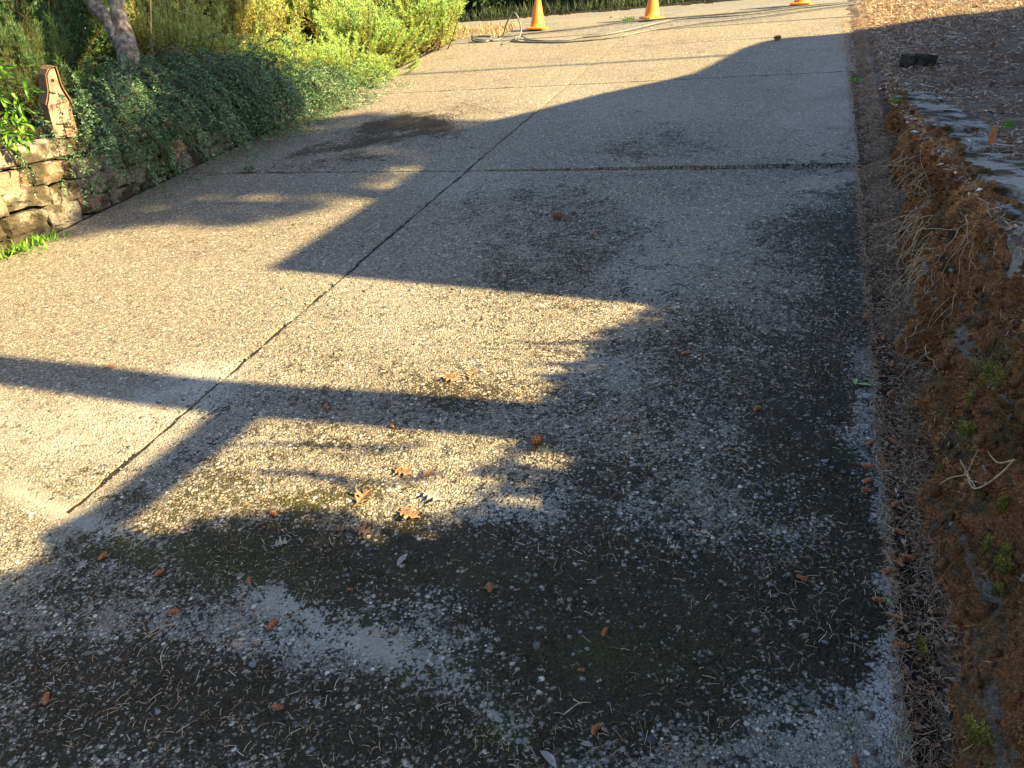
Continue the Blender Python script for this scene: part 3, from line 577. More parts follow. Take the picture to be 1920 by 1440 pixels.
GV_, GF_ = cards(GP, rng.normal(size=(gn, 3)) * np.array([1, 1, .3]), rng.uniform(.008, .026, gn), rng.uniform(.005, .012, gn), unit(np.array([0, 0, 1.]) + rng.normal(size=(gn, 3)) * .5), .15)
tag(mesh("gutter_leaf_bits", GV_, GF_, M['litter'], attrs={'rnd': ('FACE', np.clip(rng.random(gn) ** 1.6 * .9, 0, 1))}), "russet leaf bits along the foot of the right wall", "leaves", kind='stuff')
tag(mesh("gutter_needles", V, Fc, M['needle'], attrs={'rnd': ('FACE', np.concatenate([rr, rr]))}), "reddish brown needles heaped along the foot of the right wall", "needles", kind='stuff')
u = 2.80 + rng.random(26000) ** 1.6 * 6.5; v = rng.uniform(-4, 7, 26000); x, y = xy(u, v); P = np.stack([x, y, zbank(u, v) + .006], 1); P = P[inview(P)]; n = len(P); dist = np.linalg.norm(P - CAM, axis=1)
w = np.clip(dist / 4, .7, 2.2); nor = unit(np.array([0, 0, 1.]) + rng.normal(size=(n, 3)) * .4)
V, Fc = ribbons(P, rng.uniform(0, 6.28, n), rng.uniform(.02, .09, n), rng.uniform(.0016, .003, n) * w, rng.normal(0, .16, n), nor, rng.uniform(.003, .02, n)); rr = np.clip(rng.normal(.55, .3, n), 0, 1)
tag(mesh("bank_needles", V, Fc, M['needle'], attrs={'rnd': ('FACE', np.concatenate([rr, rr]))}), "dead needles covering the bank above the right wall", "needles", kind='stuff')
u = 2.74 + rng.random(9000) ** 1.4 * 6; v = rng.uniform(-4, 6.8, 9000); x, y = xy(u, v); P = np.stack([x, y, np.where(u < 2.8, ZTOPR + .02, zbank(u, v) + .008)], 1); P = P[inview(P)]; n = len(P)
w = np.clip(np.linalg.norm(P - CAM, axis=1) / 4.5, .42, 1.1)
V, Fc = cards(P, rng.normal(size=(n, 3)) * np.array([1, 1, .25]), rng.uniform(.018, .055, n) * w, rng.uniform(.008, .022, n) * w, unit(np.array([0, 0, 1.]) + rng.normal(size=(n, 3)) * .4), .12)
tag(mesh("bank_leaf_litter", V, Fc, M['litter'], attrs={'rnd': ('FACE', np.clip(rng.random(n) ** 1.2 * 1.05, 0, 1))}), "brown and bleached leaf litter on the bank above the right wall", "leaves", kind='stuff')

def grass(name, P, hmin, hmax, wd, m, lab, lean=.5, cat="grass"):
    n = len(P); D = np.array([0, 0, 1.]) + rng.normal(size=(n, 3)) * lean; V, Fc = cards(P, D, rng.uniform(hmin, hmax, n), wd)
    return tag(mesh(name, V, Fc, m, attrs={'rnd': ('FACE', rng.random(n))}), lab, cat, kind='stuff')
u = rng.uniform(2.7, 9, 30000); v = rng.uniform(3.5, VROAD - .1, 30000); x, y = xy(u, v); P = np.stack([x, y, zbank(u, v)], 1); P = P[inview(P, 20)]; P = P[(fbm(P * 1.5, 3, 3) + .12 * np.clip((uv(P[:, 0], P[:, 1])[1] - 4.5), -1, 1) + .03 * rng.normal(size=len(P))) > .50]
grass("dry_grass", P[::2], .015, .06, .005, M['drygrass'], "dry straw-coloured grass on the bank beside the road")
u = rng.uniform(-3.6, -1.9, 2600); v = rng.uniform(6.0, VROAD, 2600); x, y = xy(u, v); P = np.stack([x, y, np.where(u < -2.66, zbed(u, v), zroad(u, v) - .012)], 1)
grass("verge_straw", P, .03, .10, .007, M['drygrass'], "dry straw grass at the road edge behind the hose loop")

# ------------------------------------------------------------------ what stands right of the frame and shades the driveway
def wbox(name, m, parent, c, d, R=None): return MB().box(c, d, R).build(name, m, parent)
M['siding'] = plain("painted siding", [(.3, (.50, .48, .44)), (.7, (.60, .58, .54))], 8); M['shingle'] = plain("roof shingle", [(.3, (.05, .05, .05)), (.7, (.12, .11, .10))], 14)
M['glass'] = (lambda k: (k.color((.02, .025, .03)), k.b.inputs['Roughness'].__setattr__('default_value', .05), k.m)[2])(NT("window glass"))
M['trim'] = plain("white trim", [(.3, (.7, .7, .68)), (.7, (.8, .8, .78))], 10)
M['bark'] = plain("grey-brown bark", [(.3, (.035, .026, .018)), (.5, (.13, .105, .08)), (.7, (.30, .265, .22))], 22, bd=.03, det=6)
HC = np.array([4.42, 1.45]); Hd = np.array([math.cos(math.radians(66)), math.sin(math.radians(66))]); Hn = np.array([Hd[1], -Hd[0]])
prof = []
for q in [(500, 505), (640, 415), (770, 330), (870, 240), (1000, 208), (1130, 175), (1240, 152), (1300, 138), (1345, 116), (1390, 92), (1430, 78), (1470, 71), (1540, 66), (1630, 58), (1700, 45), (1800, 30), (1920, 15)]:
    P_ = g(*q); P_ = P_ + S * ((Hn @ (HC - P_[:2])) / (Hn @ S[:2])); a_ = float(Hd @ (P_[:2] - HC)); prof.append((max(a_, (prof[-1][0] + .02) if prof else -9), float(P_[2])))
prof += [(prof[-1][0] + 2, prof[-1][1] - .5), (prof[-1][0] + 4.5, prof[-1][1] - .6)]
def hp(a, dpt, z): q = HC + Hd * a + Hn * dpt; return (q[0], q[1], z)
nh = empty("neighbour_house", hp(5, 3, .5)); tag(nh, "pale house right of the bank, outside the picture, shading the driveway", "house")
mb = MB(); n = len(prof)
V = [hp(a, 0, .3) for a, z in prof] + [hp(a, 0, z - .12) for a, z in prof] + [hp(a, 4, .3) for a, z in prof] + [hp(a, 4, z - .12) for a, z in prof]
Fc = [(i, i + 1, n + i + 1, n + i) for i in range(n - 1)] + [(2 * n + i + 1, 2 * n + i, 3 * n + i, 3 * n + i + 1) for i in range(n - 1)] + [(0, n, 3 * n, 2 * n), (n - 1, 2 * n + n - 1, 4 * n - 1, 2 * n - 1)]
mb.add(V, Fc).build("wall", M['siding'], nh)
V = [hp(a, -.01, z - .119) for a, z in prof] + [hp(a, -.01, z) for a, z in prof] + [hp(a, 4.2, z - .119) for a, z in prof] + [hp(a, 4.2, z) for a, z in prof]
Fc = [(n + i, n + i + 1, 3 * n + i + 1, 3 * n + i) for i in range(n - 1)] + [(i, i + 1, n + i + 1, n + i) for i in range(n - 1)] + [(i + 1, i, 2 * n + i, 2 * n + i + 1) for i in range(n - 1)] + [(0, n, 3 * n, 2 * n), (n - 1, 3 * n - 1, 4 * n - 1, 2 * n - 1)]
MB().add(V, Fc).build("roof", M['shingle'], nh)
RH = np.array([[Hd[0], Hn[0], 0], [Hd[1], Hn[1], 0], [0, 0, 1]])
for a in (1.6, 4.0, 6.0):
    w_ = wbox("window", M['trim'], nh, hp(a, -.02, 2.6), (1.3, .08, 1.2), RH)
    wbox("pane", M['glass'], w_, hp(a, -.065, 2.6), (1.1, .02, 1.0), RH)
# the garage behind the camera
gh = empty("garage", (*np.array(xy(0, -9.3)).ravel(), -.7)); tag(gh, "garage at the foot of the driveway, behind the camera", "garage")
RG = np.array([[EU[0], EV[0], 0], [EU[1], EV[1], 0], [0, 0, 1]])
wbox("wall", M['siding'], gh, (*np.array(xy(.3, -12)).ravel(), .6), (7.5, 5.2, 3.4), RG)
for q in range(4): wbox("door_panel", M['trim'], gh, (*np.array(xy(0, -9.38)).ravel(), -.1 + .52 * q), (4.8, .06, .5), RG)
mbr = MB()
rv = [np.append(np.array(xy(a, b)).ravel(), z) for a, b, z in ((-4.2, -15, 2.3), (-4.2, -9.1, 2.3), (-4.2, -12, 3.9), (4.9, -15, 2.3), (4.9, -9.1, 2.3), (4.9, -12, 3.9))]
mbr.add(rv, [(0, 2, 5, 3), (1, 4, 5, 2), (0, 1, 2), (3, 5, 4), (0, 3, 4, 1)]).build("roof", M['shingle'], gh)

def seg_dist(px, py, poly):
    d = np.full(len(px), 1e9); ins = np.zeros(len(px), bool)
    for (x1, y1), (x2, y2) in zip(poly, poly[1:] + poly[:1]):
        ex, ey = x2 - x1, y2 - y1; t = np.clip(((px - x1) * ex + (py - y1) * ey) / (ex * ex + ey * ey + 1e-9), 0, 1)
        d = np.minimum(d, np.hypot(px - x1 - t * ex, py - y1 - t * ey))
        c = ((y1 > py) != (y2 > py)) & (px < (x2 - x1) * (py - y1) / (y2 - y1 + 1e-12) + x1); ins ^= c
    return np.where(ins, d, -d)
def holes(px, py, H):
    d = np.full(len(px), 1e9)
    for x, y, a, b in H: d = np.minimum(d, (np.hypot((px - x) / a, (py - y) / b) - 1) * a * .5)
    return d
def shade_crown(name, parent, poly, H, box, t0, t1, spec, m, amp=0):
    """leaves whose shadows fall inside the outline the photograph shows on the ground"""
    Vs, Fs, R, b = [], [], [], 0
    for (cnt, L, Wd, marg) in spec:
        x = rng.uniform(box[0], box[1], cnt); y = rng.uniform(box[2], box[3], cnt); P = np.stack([x, y, zp(x, y)], 1); px, py = pix(P)
        d = np.minimum(seg_dist(px, py, poly), holes(px, py, H) if H else 1e9); k = d > marg * (1 if L > .08 else rng.uniform(.5, 2.2, cnt))
        P = P[k]; t = rng.uniform(t0, t1, len(P)); Q = P + S * t[:, None]
        V, Fc = cards(Q, rng.normal(size=Q.shape), rng.uniform(.7, 1.2, len(Q)) * L, Wd); Vs.append(V); Fs.append(Fc + b); b += len(V); R.append(rng.random(len(Q)))
    o = mesh(name, np.vstack(Vs), np.vstack(Fs), m, parent, attrs={'rnd': ('FACE', np.concatenate(R))}); return o
LS = [(-60, 1085), (0, 1072), (62, 1058), (85, 1020), (75, 1000), (120, 980), (205, 968), (235, 988), (335, 992), (345, 972), (450, 960), (560, 948), (600, 953), (662, 956), (725, 981), (775, 980), (819, 962), (881, 940), (895, 915), (865, 881), (931, 856), (975, 825), (900, 812), (800, 802), (840, 785), (1000, 775), (1010, 745), (1035, 708), (1060, 688), (1100, 655), (1110, 628), (1130, 610), (1190, 594), (1215, 560), (1450, 560), (1450, 700), (1380, 900), (1280, 1100), (1200, 1440), (1180, 2200), (-60, 2200)]
DP = [(1020, 864, 44, 12), (972, 945, 52, 12), (733, 1011, 60, 15), (900, 903, 36, 9), (20, 1040, 48, 22)]
tr = empty("bank_tree", (3.0, 1.35, 1.0)); tag(tr, "broadleaf tree on the bank right of the frame, casting dappled shade", "tree")
shade_crown("crown", tr, LS, DP, (-3.2, 3.4, .3, 4.3), 3.6, 5.2, [(16000, .16, .11, 80), (45000, .075, .05, 30), (240000, .030, .022, 5)], M['crown'])
def tpt(px, py, t): return g(px, py) + S * t
mb = MB(); tk = spline([(3.0, 1.35, .8), tpt(1000, 790, 4.0), tpt(400, 742, 5.7), tpt(0, 692, 7.4), tpt(-250, 668, 8.4), (3.4, .2, 7.4)], 6); mb.tube(tk, np.linspace(.125, .12, len(tk)), 10); mb.build("trunk", M['bark'], tr, True)
mb = MB()
lb = spline([tpt(470, 752, 5.45), tpt(400, 815, 5.2), tpt(310, 885, 4.9), tpt(215, 960, 4.7), tpt(120, 1010, 4.5)], 6); mb.tube(lb, np.linspace(.066, .056, len(lb)), 8)
for pts, r in (([(720, 838, 4.6), (640, 838, 4.6), (540, 832, 4.7), (440, 838, 5.0)], .013), ([(640, 900, 4.4), (560, 888, 4.4), (480, 885, 4.5)], .020), ([(680, 925, 4.3), (610, 895, 4.4), (560, 888, 4.4)], .015), ([(800, 830, 4.5), (720, 845, 4.6), (640, 860, 4.6)], .012), ([(820, 885, 4.2), (740, 905, 4.2), (640, 900, 4.3)], .014), ([(1190, 640, 4.2), (1090, 640, 4.2), (1040, 645, 4.2), (965, 640, 4.2)], .016), ([(1150, 672, 4.1), (1070, 680, 4.1), (985, 684, 4.1)], .016), ([(1060, 712, 4.1), (1010, 716, 4.1), (960, 722, 4.1)], .008), ([(1130, 652, 4.1), (1050, 656, 4.1), (1000, 652, 4.1)], .006)):
    q = spline([tpt(*p_) for p_ in pts], 4); mb.tube(q, np.linspace(r, r * .6, len(q)), 6)
mb.build("limb", M['bark'], tr, True)
US = [(60, 455), (130, 448), (330, 424), (420, 432), (600, 398), (690, 360), (775, 328), (880, 318), (975, 240), (930, 226), (700, 205), (590, 222), (470, 225), (380, 195), (290, 150), (180, 110), (60, 100), (-160, 130), (-160, 300), (0, 345), (60, 400)]
UD = [(835, 303, 40, 5), (930, 238, 35, 4), (690, 287, 30, 3), (470, 372, 90, 5), (640, 372, 60, 4), (300, 392, 60, 4), (720, 345, 40, 4), (780, 318, 40, 4), (120, 330, 26, 16), (60, 255, 30, 14), (90, 420, 26, 12)]
t2 = empty("tall_tree", (10.3, -1.2, 1.0)); tag(t2, "tall tree behind the neighbouring house, outside the picture on the right", "tree")
shade_crown("crown", t2, US, UD, (-6.5, 1.2, 3.8, 11), 15.0, 18.0, [(9000, .26, .18, 30), (44000, .11, .07, 5)], M['crown'])
mb = MB(); mb.tube(spline([(10.3, -1.2, .8), (10.3, -.8, 5), (10.5, .2, 9.5)], 5), np.linspace(.2, .1, 11), 10); mb.build("trunk", M['bark'], t2, True)
# overhead cable along the road
A0, A1 = g(760, 140), g(1350, 105); d_ = (A1 - A0); c0, c1 = A0 - d_ * 6 + S * 13, A1 + d_ * 6 + S * 13
tag(MB().tube([c0, (c0 + c1) / 2, c1], .032, 6).build("overhead_cable", M['shingle']), "dark overhead cable along the road above the picture", "cable")

# ------------------------------------------------------------------ plants on the left
def arch(base, d, L, droop, n=10, lift=.0):
    t = np.linspace(0, 1, n)[:, None]; return base + d * L * t + np.array([0, 0, 1]) * (lift * t * (1 - t) * L * 2 - droop * L * t ** 2)
def cotoneaster(name, label, spots, nst, seed):
    r0 = empty(name, (*np.array(xy(spots[0][0], spots[0][1])).ravel(), .75)); tag(r0, label, "shrub", "cotoneaster shrubs above the block wall")
    LV, LF, LR, b = [], [], [], 0; mb = MB()
    for k in range(nst):
        s_ = spots[rng.integers(len(spots))]; u = rng.normal(s_[0], s_[2]); v = rng.normal(s_[1], s_[3]); u = min(u, -2.72); x, y = xy(u, v); z = float(zbed(np.array(u), np.array(v))) + rng.uniform(0, s_[4])
        a = rng.normal(-14, 22); a = math.radians(a); du, dv = math.cos(a), math.sin(a)
        d = np.array([EU[0] * du + EV[0] * dv, EU[1] * du + EV[1] * dv, rng.uniform(-.1, .75)]); L = rng.uniform(.35, 1.0)
        pts = arch(np.array([x, y, z]), d / np.linalg.norm(d), L, rng.uniform(.35, .75), 12, .25)
        pz = zp(pts[:, 0], pts[:, 1]) + .02; pts[:, 2] = np.maximum(pts[:, 2], pz)
        if k % 2 == 0: mb.tube(pts[::2], np.linspace(.0035, .0012, 6), 4, False)
        paths = [(pts, 1.0)]
        for q in range(3):
            i = rng.integers(2, 10); dd = unit(pts[i + 1] - pts[i] + rng.normal(size=3) * .022); paths.append((arch(pts[i], dd, rng.uniform(.08, .22), .4, 6), .8))
        for pp, sc in paths:
            m_ = int(np.linalg.norm(np.diff(pp, axis=0), axis=1).sum() / .0115); tt = np.sort(rng.uniform(.08, 1, m_)) * (len(pp) - 1.001); i = tt.astype(int); f = (tt - i)[:, None]
            Q = pp[i] * (1 - f) + pp[i + 1] * f; T = unit(pp[i + 1] - pp[i]); sdv = unit(np.cross(T, np.array([0, 0, 1.]) + rng.normal(size=3) * .5)); D = T * .65 + sdv * np.where(np.arange(m_) % 2, 1, -1)[:, None] * .8 + rng.normal(size=Q.shape) * .38
            V, Fc = cards(Q, D, rng.uniform(.020, .034, m_) * sc, rng.uniform(.0065, .010, m_) * sc); LV.append(V); LF.append(Fc + b); b += len(V)
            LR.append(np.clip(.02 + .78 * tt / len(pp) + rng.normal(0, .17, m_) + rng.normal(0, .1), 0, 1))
    mesh("foliage", np.vstack(LV), np.vstack(LF), M['coton'], r0, attrs={'rnd': ('FACE', np.concatenate(LR))}); mb.build("stems", M['stem'], r0); return r0
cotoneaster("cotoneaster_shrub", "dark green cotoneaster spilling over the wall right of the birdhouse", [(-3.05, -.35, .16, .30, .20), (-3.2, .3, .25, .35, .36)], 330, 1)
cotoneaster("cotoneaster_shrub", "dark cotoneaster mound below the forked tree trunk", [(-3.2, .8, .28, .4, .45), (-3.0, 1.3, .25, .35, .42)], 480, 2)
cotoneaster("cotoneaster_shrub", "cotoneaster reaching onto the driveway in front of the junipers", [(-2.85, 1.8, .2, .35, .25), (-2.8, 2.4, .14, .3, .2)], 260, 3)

def needle_shrub(nb, nbl, nl, ll, lw, seed, inner=.35, soft=False):
    """unit shrub (radius about 1): upswept branches feathered with short sprays"""
    r = np.random.default_rng(seed); LV, LF, LR, b = [], [], [], 0; mb = MB(); lobes = []
    for k in range(24):
        az = k * 2.39996 + r.normal(0, .2); el = math.radians(8 + 72 * ((k * .618) % 1)); lobes.append(np.array([math.cos(az) * math.cos(el), math.sin(az) * math.cos(el), math.sin(el), r.uniform(.75, 1.12)]))
    for k in range(nb):
        lb = lobes[k % len(lobes)]; d = unit(lb[:3] + r.normal(size=3) * .20); d[2] = abs(d[2]); L = lb[3] * r.uniform(.72, 1.06)
        t = np.linspace(0, 1, 9)[:, None]; side = unit(np.cross(d, [0, 0, 1.])) * r.normal(0, .15)
        pts = r.normal(size=3) * np.array([.12, .12, .02]) + d * L * t + side * t ** 2 + np.array([0, 0, 1]) * (.16 * t ** 2 - .10 * np.sin(t * 3.1)) * (1 if not soft else .4)
        if k % 2 == 0: mb.tube(pts[::2], np.linspace(.014, .004, 5), 4, False)
        tt = inner + (1 - inner) * r.random(nbl) ** .75; i = np.minimum((tt * 8).astype(int), 7); f = (tt * 8 - i)[:, None]; B = pts[i] * (1 - f) + pts[i + 1] * f; T = unit(pts[i + 1] - pts[i])
        BD = unit(T * .9 + r.normal(size=B.shape) * .42 + np.array([0, 0, .15])); BL_ = r.uniform(.05, .15, nbl) * (1.15 - .4 * tt)
        s = np.tile(np.linspace(.05, 1, nl), nbl); B2 = np.repeat(B, nl, 0); D2 = np.repeat(BD, nl, 0); L2 = np.repeat(BL_, nl)
        Q = B2 + D2 * (s * L2)[:, None]; D = unit(D2 * .9 + r.normal(size=Q.shape) * .42); n_ = len(Q)
        sd = unit(np.cross(D, unit(r.normal(size=Q.shape)))); Ln = (r.uniform(.7, 1.3, n_) * ll)[:, None]; Wn = lw * .5
        V = np.stack([Q, Q + D * Ln * .45 + sd * Wn, Q + D * Ln, Q + D * Ln * .45 - sd * Wn], 1).reshape(-1, 3); LV.append(V); LF.append(np.arange(4 * n_).reshape(n_, 4) + b); b += len(V)
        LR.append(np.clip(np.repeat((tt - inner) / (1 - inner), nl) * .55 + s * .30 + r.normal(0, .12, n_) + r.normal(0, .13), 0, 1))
    def mk(nm, V, Fc, m, at=None):
        o = mesh(nm, V, Fc, m, attrs=at); me = o.data; bpy.data.objects.remove(o); return me
    return mk("juniper_crown", np.vstack(LV), np.vstack(LF), None, {'rnd': ('FACE', np.concatenate(LR))}), mk("juniper_branches", np.array(mb.v), mb.f, M['stem'])
proto = [needle_shrub(190, 60, 8, .034, .010, 11, .3), needle_shrub(190, 60, 8, .034, .010, 12, .3)]
def put_shrub(name, label, u, v, sx, sy, sz, rz, p, mt, zoff=0, cat="shrub", grp="juniper shrubs along the left driveway edge"):
    x, y = xy(u, v); z = float(zbed(np.array(float(u)), np.array(float(v)))) + zoff; e = empty(name, (x, y, z), rz); e.scale = (sx, sy, sz); tag(e, label, cat, grp)
    me = p[0]
    if not me.materials: me.materials.append(mt)
    for nm, d in (("foliage", me), ("branches", p[1])):
        o = bpy.data.objects.new(nm, d); COL.objects.link(o); o.parent = e
        if nm == 'foliage': o.material_slots[0].link = 'OBJECT'; o.material_slots[0].material = mt
    return e
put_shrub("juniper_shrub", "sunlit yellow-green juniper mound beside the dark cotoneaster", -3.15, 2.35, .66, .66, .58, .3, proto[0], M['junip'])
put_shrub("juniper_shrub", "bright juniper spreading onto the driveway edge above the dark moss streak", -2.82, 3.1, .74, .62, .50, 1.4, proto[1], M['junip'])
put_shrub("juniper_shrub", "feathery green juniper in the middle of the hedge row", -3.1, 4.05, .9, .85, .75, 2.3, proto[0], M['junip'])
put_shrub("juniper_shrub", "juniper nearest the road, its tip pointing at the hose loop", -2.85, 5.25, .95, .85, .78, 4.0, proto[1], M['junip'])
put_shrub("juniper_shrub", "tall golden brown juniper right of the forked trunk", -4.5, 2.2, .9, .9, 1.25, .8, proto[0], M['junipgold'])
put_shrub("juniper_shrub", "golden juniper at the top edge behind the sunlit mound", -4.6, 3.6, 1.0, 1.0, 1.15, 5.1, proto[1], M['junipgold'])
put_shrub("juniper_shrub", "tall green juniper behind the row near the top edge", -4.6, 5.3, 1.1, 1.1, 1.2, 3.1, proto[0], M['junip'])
put_shrub("juniper_shrub", "shaded brown-green juniper behind the forked trunk", -5.2, .9, 1.1, 1.1, 1.1, 2.0, proto[1], M['pine'])
pp = needle_shrub(130, 44, 12, .070, .0055, 21, .25, True)
put_shrub("pine_sapling", "soft green pine sapling behind the birdhouse in the upper left corner", -3.75, -.15, .62, .62, .80, .4, pp, M['pine'], cat="pine", grp=None)
put_shrub("pine_sapling", "dark pine foliage at the top left, behind the nearer pine sapling", -5.2, -.3, .8, .8, .95, 2.4, pp, M['pine'], cat="pine", grp=None)

# forked tree
def dp(px, py, t): return CAM + ray(px, py) * t
ft = empty("forked_tree", tuple(dp(252, 190, 6.9))); tag(ft, "grey forked tree trunk rising from the cotoneaster", "tree")
TT = 6.9
def limb(rows, name, par=ft, m=None):
    P = spline([dp(a, b, TT + (c if len(q) > 3 else 0)) for q in rows for a, b, c in [q[:3]]] if False else [dp(q[0], q[1], TT + (q[3] if len(q) > 3 else 0)) for q in rows], 6)
    R = np.interp(np.linspace(0, 1, len(P)), np.linspace(0, 1, len(rows)), [q[2] for q in rows]); mb = MB(); mb.tube(P, R, 14)
    V = np.array(mb.v); c = fbm(V * 9, 3, 5) - .5; dirn = unit(np.stack([fbm(V * 5 + 9, 2, k) - .5 for k in range(3)], 1)); V = V + dirn * (c * .03)[:, None]
    return mesh(name, V, mb.f, m or M['bark'], par, True)
limb([(268, 235, .13), (250, 170, .105), (244, 120, .098), (236, 78, .090), (226, 40, .072), (220, 0, .066), (222, -80, .06), (232, -260, .045), (240, -480, .03)], "trunk")
limb([(240, 112, .075), (222, 72, .068), (200, 36, .062), (172, 2, .058), (120, -70, .05), (40, -220, .035)], "limb")
limb([(232, -200, .03), (290, -300, .022), (360, -420, .012)], "limb")
Vc, Fcs, b, Rr = [], [], 0, []
for (px, py, t, r) in [(240, -480, 7.0, .55), (30, -250, 7.1, .5), (360, -430, 6.9, .5), (140, -420, 7.2, .6)]:
    c = dp(px, py, t); n = 1400; P = c + unit(rng.normal(size=(n, 3))) * r * rng.random((n, 1)) ** .5; V, Fc = cards(P, rng.normal(size=(n, 3)), rng.uniform(.03, .06, n), .03); Vc.append(V); Fcs.append(Fc + b); b += len(V); Rr.append(rng.random(n))
mesh("crown", np.vstack(Vc), np.vstack(Fcs), M['crown'], ft, attrs={'rnd': ('FACE', np.concatenate(Rr))})
# thin stake beside the trunk
x0 = dp(284, 165, 7.2); tag(MB().tube([x0 - np.array([0, 0, .3]), dp(283, 60, 7.2), dp(282, -60, 7.2)], .007, 6).build("garden_stake", M['stem']), "thin upright brown stem right of the forked trunk", "stem")

# fresh green plant with paired leaflets
gp = empty("ash_sapling", (*np.array(xy(-2.95, -1.75)).ravel(), .72)); tag(gp, "bright green sapling with paired pointed leaflets left of the birdhouse", "plant")
def frond(pts, nl, L):
    P = spline([dp(*q) for q in pts], 5); st = MB(); st.tube(P, np.linspace(.004, .0015, len(P)), 5); st.build("stem", M['bright'].copy() if False else M['stem'], gp)
    for k in range(nl):
        tt = .15 + .85 * k / (nl - 1); i = min(int(tt * (len(P) - 1)), len(P) - 2); T = unit(P[i + 1] - P[i]); tow = unit(CAM - P[i]); side = unit(np.cross(T, tow))
        for sg in ((-1, 1) if k < nl - 1 else (0,)):
            d = unit(T * (.75 if sg else 1) + side * sg * 1.0 + np.array([0, 0, -.35]) + rng.normal(size=3) * .12); w = unit(np.cross(d, tow + rng.normal(size=3) * .45)); n_ = np.cross(w, d); ln = L * rng.uniform(.8, 1.15); V, Fc, b0 = [], [], 0
            for s, hw, dz in ((0, .02, 0), (.3, .15, .03), (.6, .13, .0), (.85, .05, -.06), (1, .0, -.12)):
                c = P[i] + d * ln * s + n_ * dz * ln; V += [c + w * hw * ln + n_ * .02, c, c - w * hw * ln + n_ * .02]
            for q in range(4): Fc += [(b0 + 3 * q, b0 + 3 * q + 1, b0 + 3 * q + 4, b0 + 3 * q + 3), (b0 + 3 * q + 1, b0 + 3 * q + 2, b0 + 3 * q + 5, b0 + 3 * q + 4)]
            mesh("leaflet", np.array(V), np.array(Fc), M['bright'], gp, True, attrs={'rnd': ('FACE', np.full(8, rng.random()))})
for pts in ([(-20, 265, 5.0), (-8, 200, 5.0), (25, 170, 4.95), (75, 165, 4.9)], [(-25, 270, 5.0), (0, 215, 4.95), (30, 195, 4.9), (58, 205, 4.85)], [(-30, 280, 4.95), (-5, 230, 4.9), (28, 225, 4.85), (60, 240, 4.8)], [(-30, 285, 4.9), (-5, 250, 4.85), (20, 255, 4.8), (30, 275, 4.78)],
            [(-25, 260, 5.05), (-30, 180, 5.1), (-15, 135, 5.1), (15, 118, 5.1)], [(-10, 280, 5.0), (20, 240, 5.0), (40, 215, 5.0), (52, 250, 4.95)], [(0, 290, 5.0), (40, 262, 4.95), (50, 250, 4.95), (50, 285, 4.9)]):
    frond(pts, 6, .072)
# trailing stems over the wall
vines = [(176, 282, 158, 392), (182, 285, 176, 370), (215, 262, 248, 338), (240, 262, 296, 320), (285, 265, 323, 340), (95, 290, 175, 330), (160, 350, 182, 402), (155, 345, 205, 388)]
VLAB = ['longest, falling straight from beside the birdhouse', 'short, just right of the birdhouse foot', 'slanting over the middle of the wall', 'slanting far right over the middle courses', 'reaching the driveway at the far wall end', 'crossing below the birdhouse', 'low, bending at the wall foot', 'low, pointing along the wall foot to the right']
for q, (a, b_, c, d) in enumerate(vines):
    def onw(px, py, off):
        r = ray(px, py); aa = MI @ r[:2]; cc = MI @ (CAM[:2] - J[:2]); return CAM + (-2.60 + off - cc[0]) / aa[0] * r
    P = spline([onw(a, b_, -.05), onw((a + c) / 2 + 4, (b_ + d) / 2 - 6, .03), onw(c, d, .02)], 6); mb = MB(); mb.tube(P, .0022, 5)
    o = mb.build("trailing_stem", M['greengrass'] if False else M['bright'], None); o.data.attributes.new('rnd', 'FLOAT', 'FACE')
    tag(o, "green shoot trailing down the block wall, " + VLAB[q], "shoot", "green shoots trailing down the left wall")
    n = 16; k = rng.integers(2, len(P) - 1, n); V, Fc = cards(P[k], rng.normal(size=(n, 3)), .018, .010); mesh("leaves", V, Fc, M['coton'], o, attrs={'rnd': ('FACE', rng.uniform(.6, 1, n))})
def weed(px, py, label, n, h, m, zoff=0, spread=.05, name="weed", cat="weed", base=None):
    c = g(px, py) if base is None else np.array(base); P = c + rng.normal(size=(n, 3)) * np.array([spread, spread, 0]) + np.array([0, 0, zoff]); V, Fc = cards(P, np.array([0, 0, 1.]) + rng.normal(size=(n, 3)) * .8, rng.uniform(h * .5, h * 1.2, n), h * .16)
    tag(mesh(name, V, Fc, m, attrs={'rnd': ('FACE', rng.random(n))}), label, cat, kind='stuff' if n > 65 else None)
weed(25, 465, "bright grassy weeds at the foot of the left wall, picture edge", 260, .09, M['bright'], spread=.13)
weed(90, 452, "small green weed beside the left wall foot", 70, .06, M['bright'], spread=.05)
weed(470, 318, "pale sprig of weed growing on the cross joint", 40, .06, M['coton'], spread=.022)
weed(1607, 154, "small green weed at the right edge of the upper slab", 60, .05, M['bright'], spread=.025)
weed(1180, 39, "green weed clump beside the middle traffic cone", 60, .08, M['bright'], spread=.03)
weed(760, 1270, "tiny green moss sprigs on the pale trowelled band", 90, .012, M['brightmoss'], spread=.035)
weed(920, 1365, "little green moss sprigs near the bottom edge of the drive", 80, .012, M['brightmoss'], spread=.03)
for (px, py, lab) in [(1722, 160, "green seedling behind the upright leftover block"), (1888, 236, "green seedling on the bank beside the wooden stub"), (1678, 192, "seedling at the far end of the cap blocks"), (1870, 150, "dry pale grass tuft on the bank right of the seedlings")]:
    b_ = gz(px, py, ZTOPR + .02); weed(px, py, lab, 60, .07 if 'dry' in lab else .035, M['drygrass'] if 'dry' in lab else M['bright'], 0, .012, base=b_, name="seedling" if 'seed' in lab else "grass_tuft", cat="seedling" if 'seed' in lab else "grass")

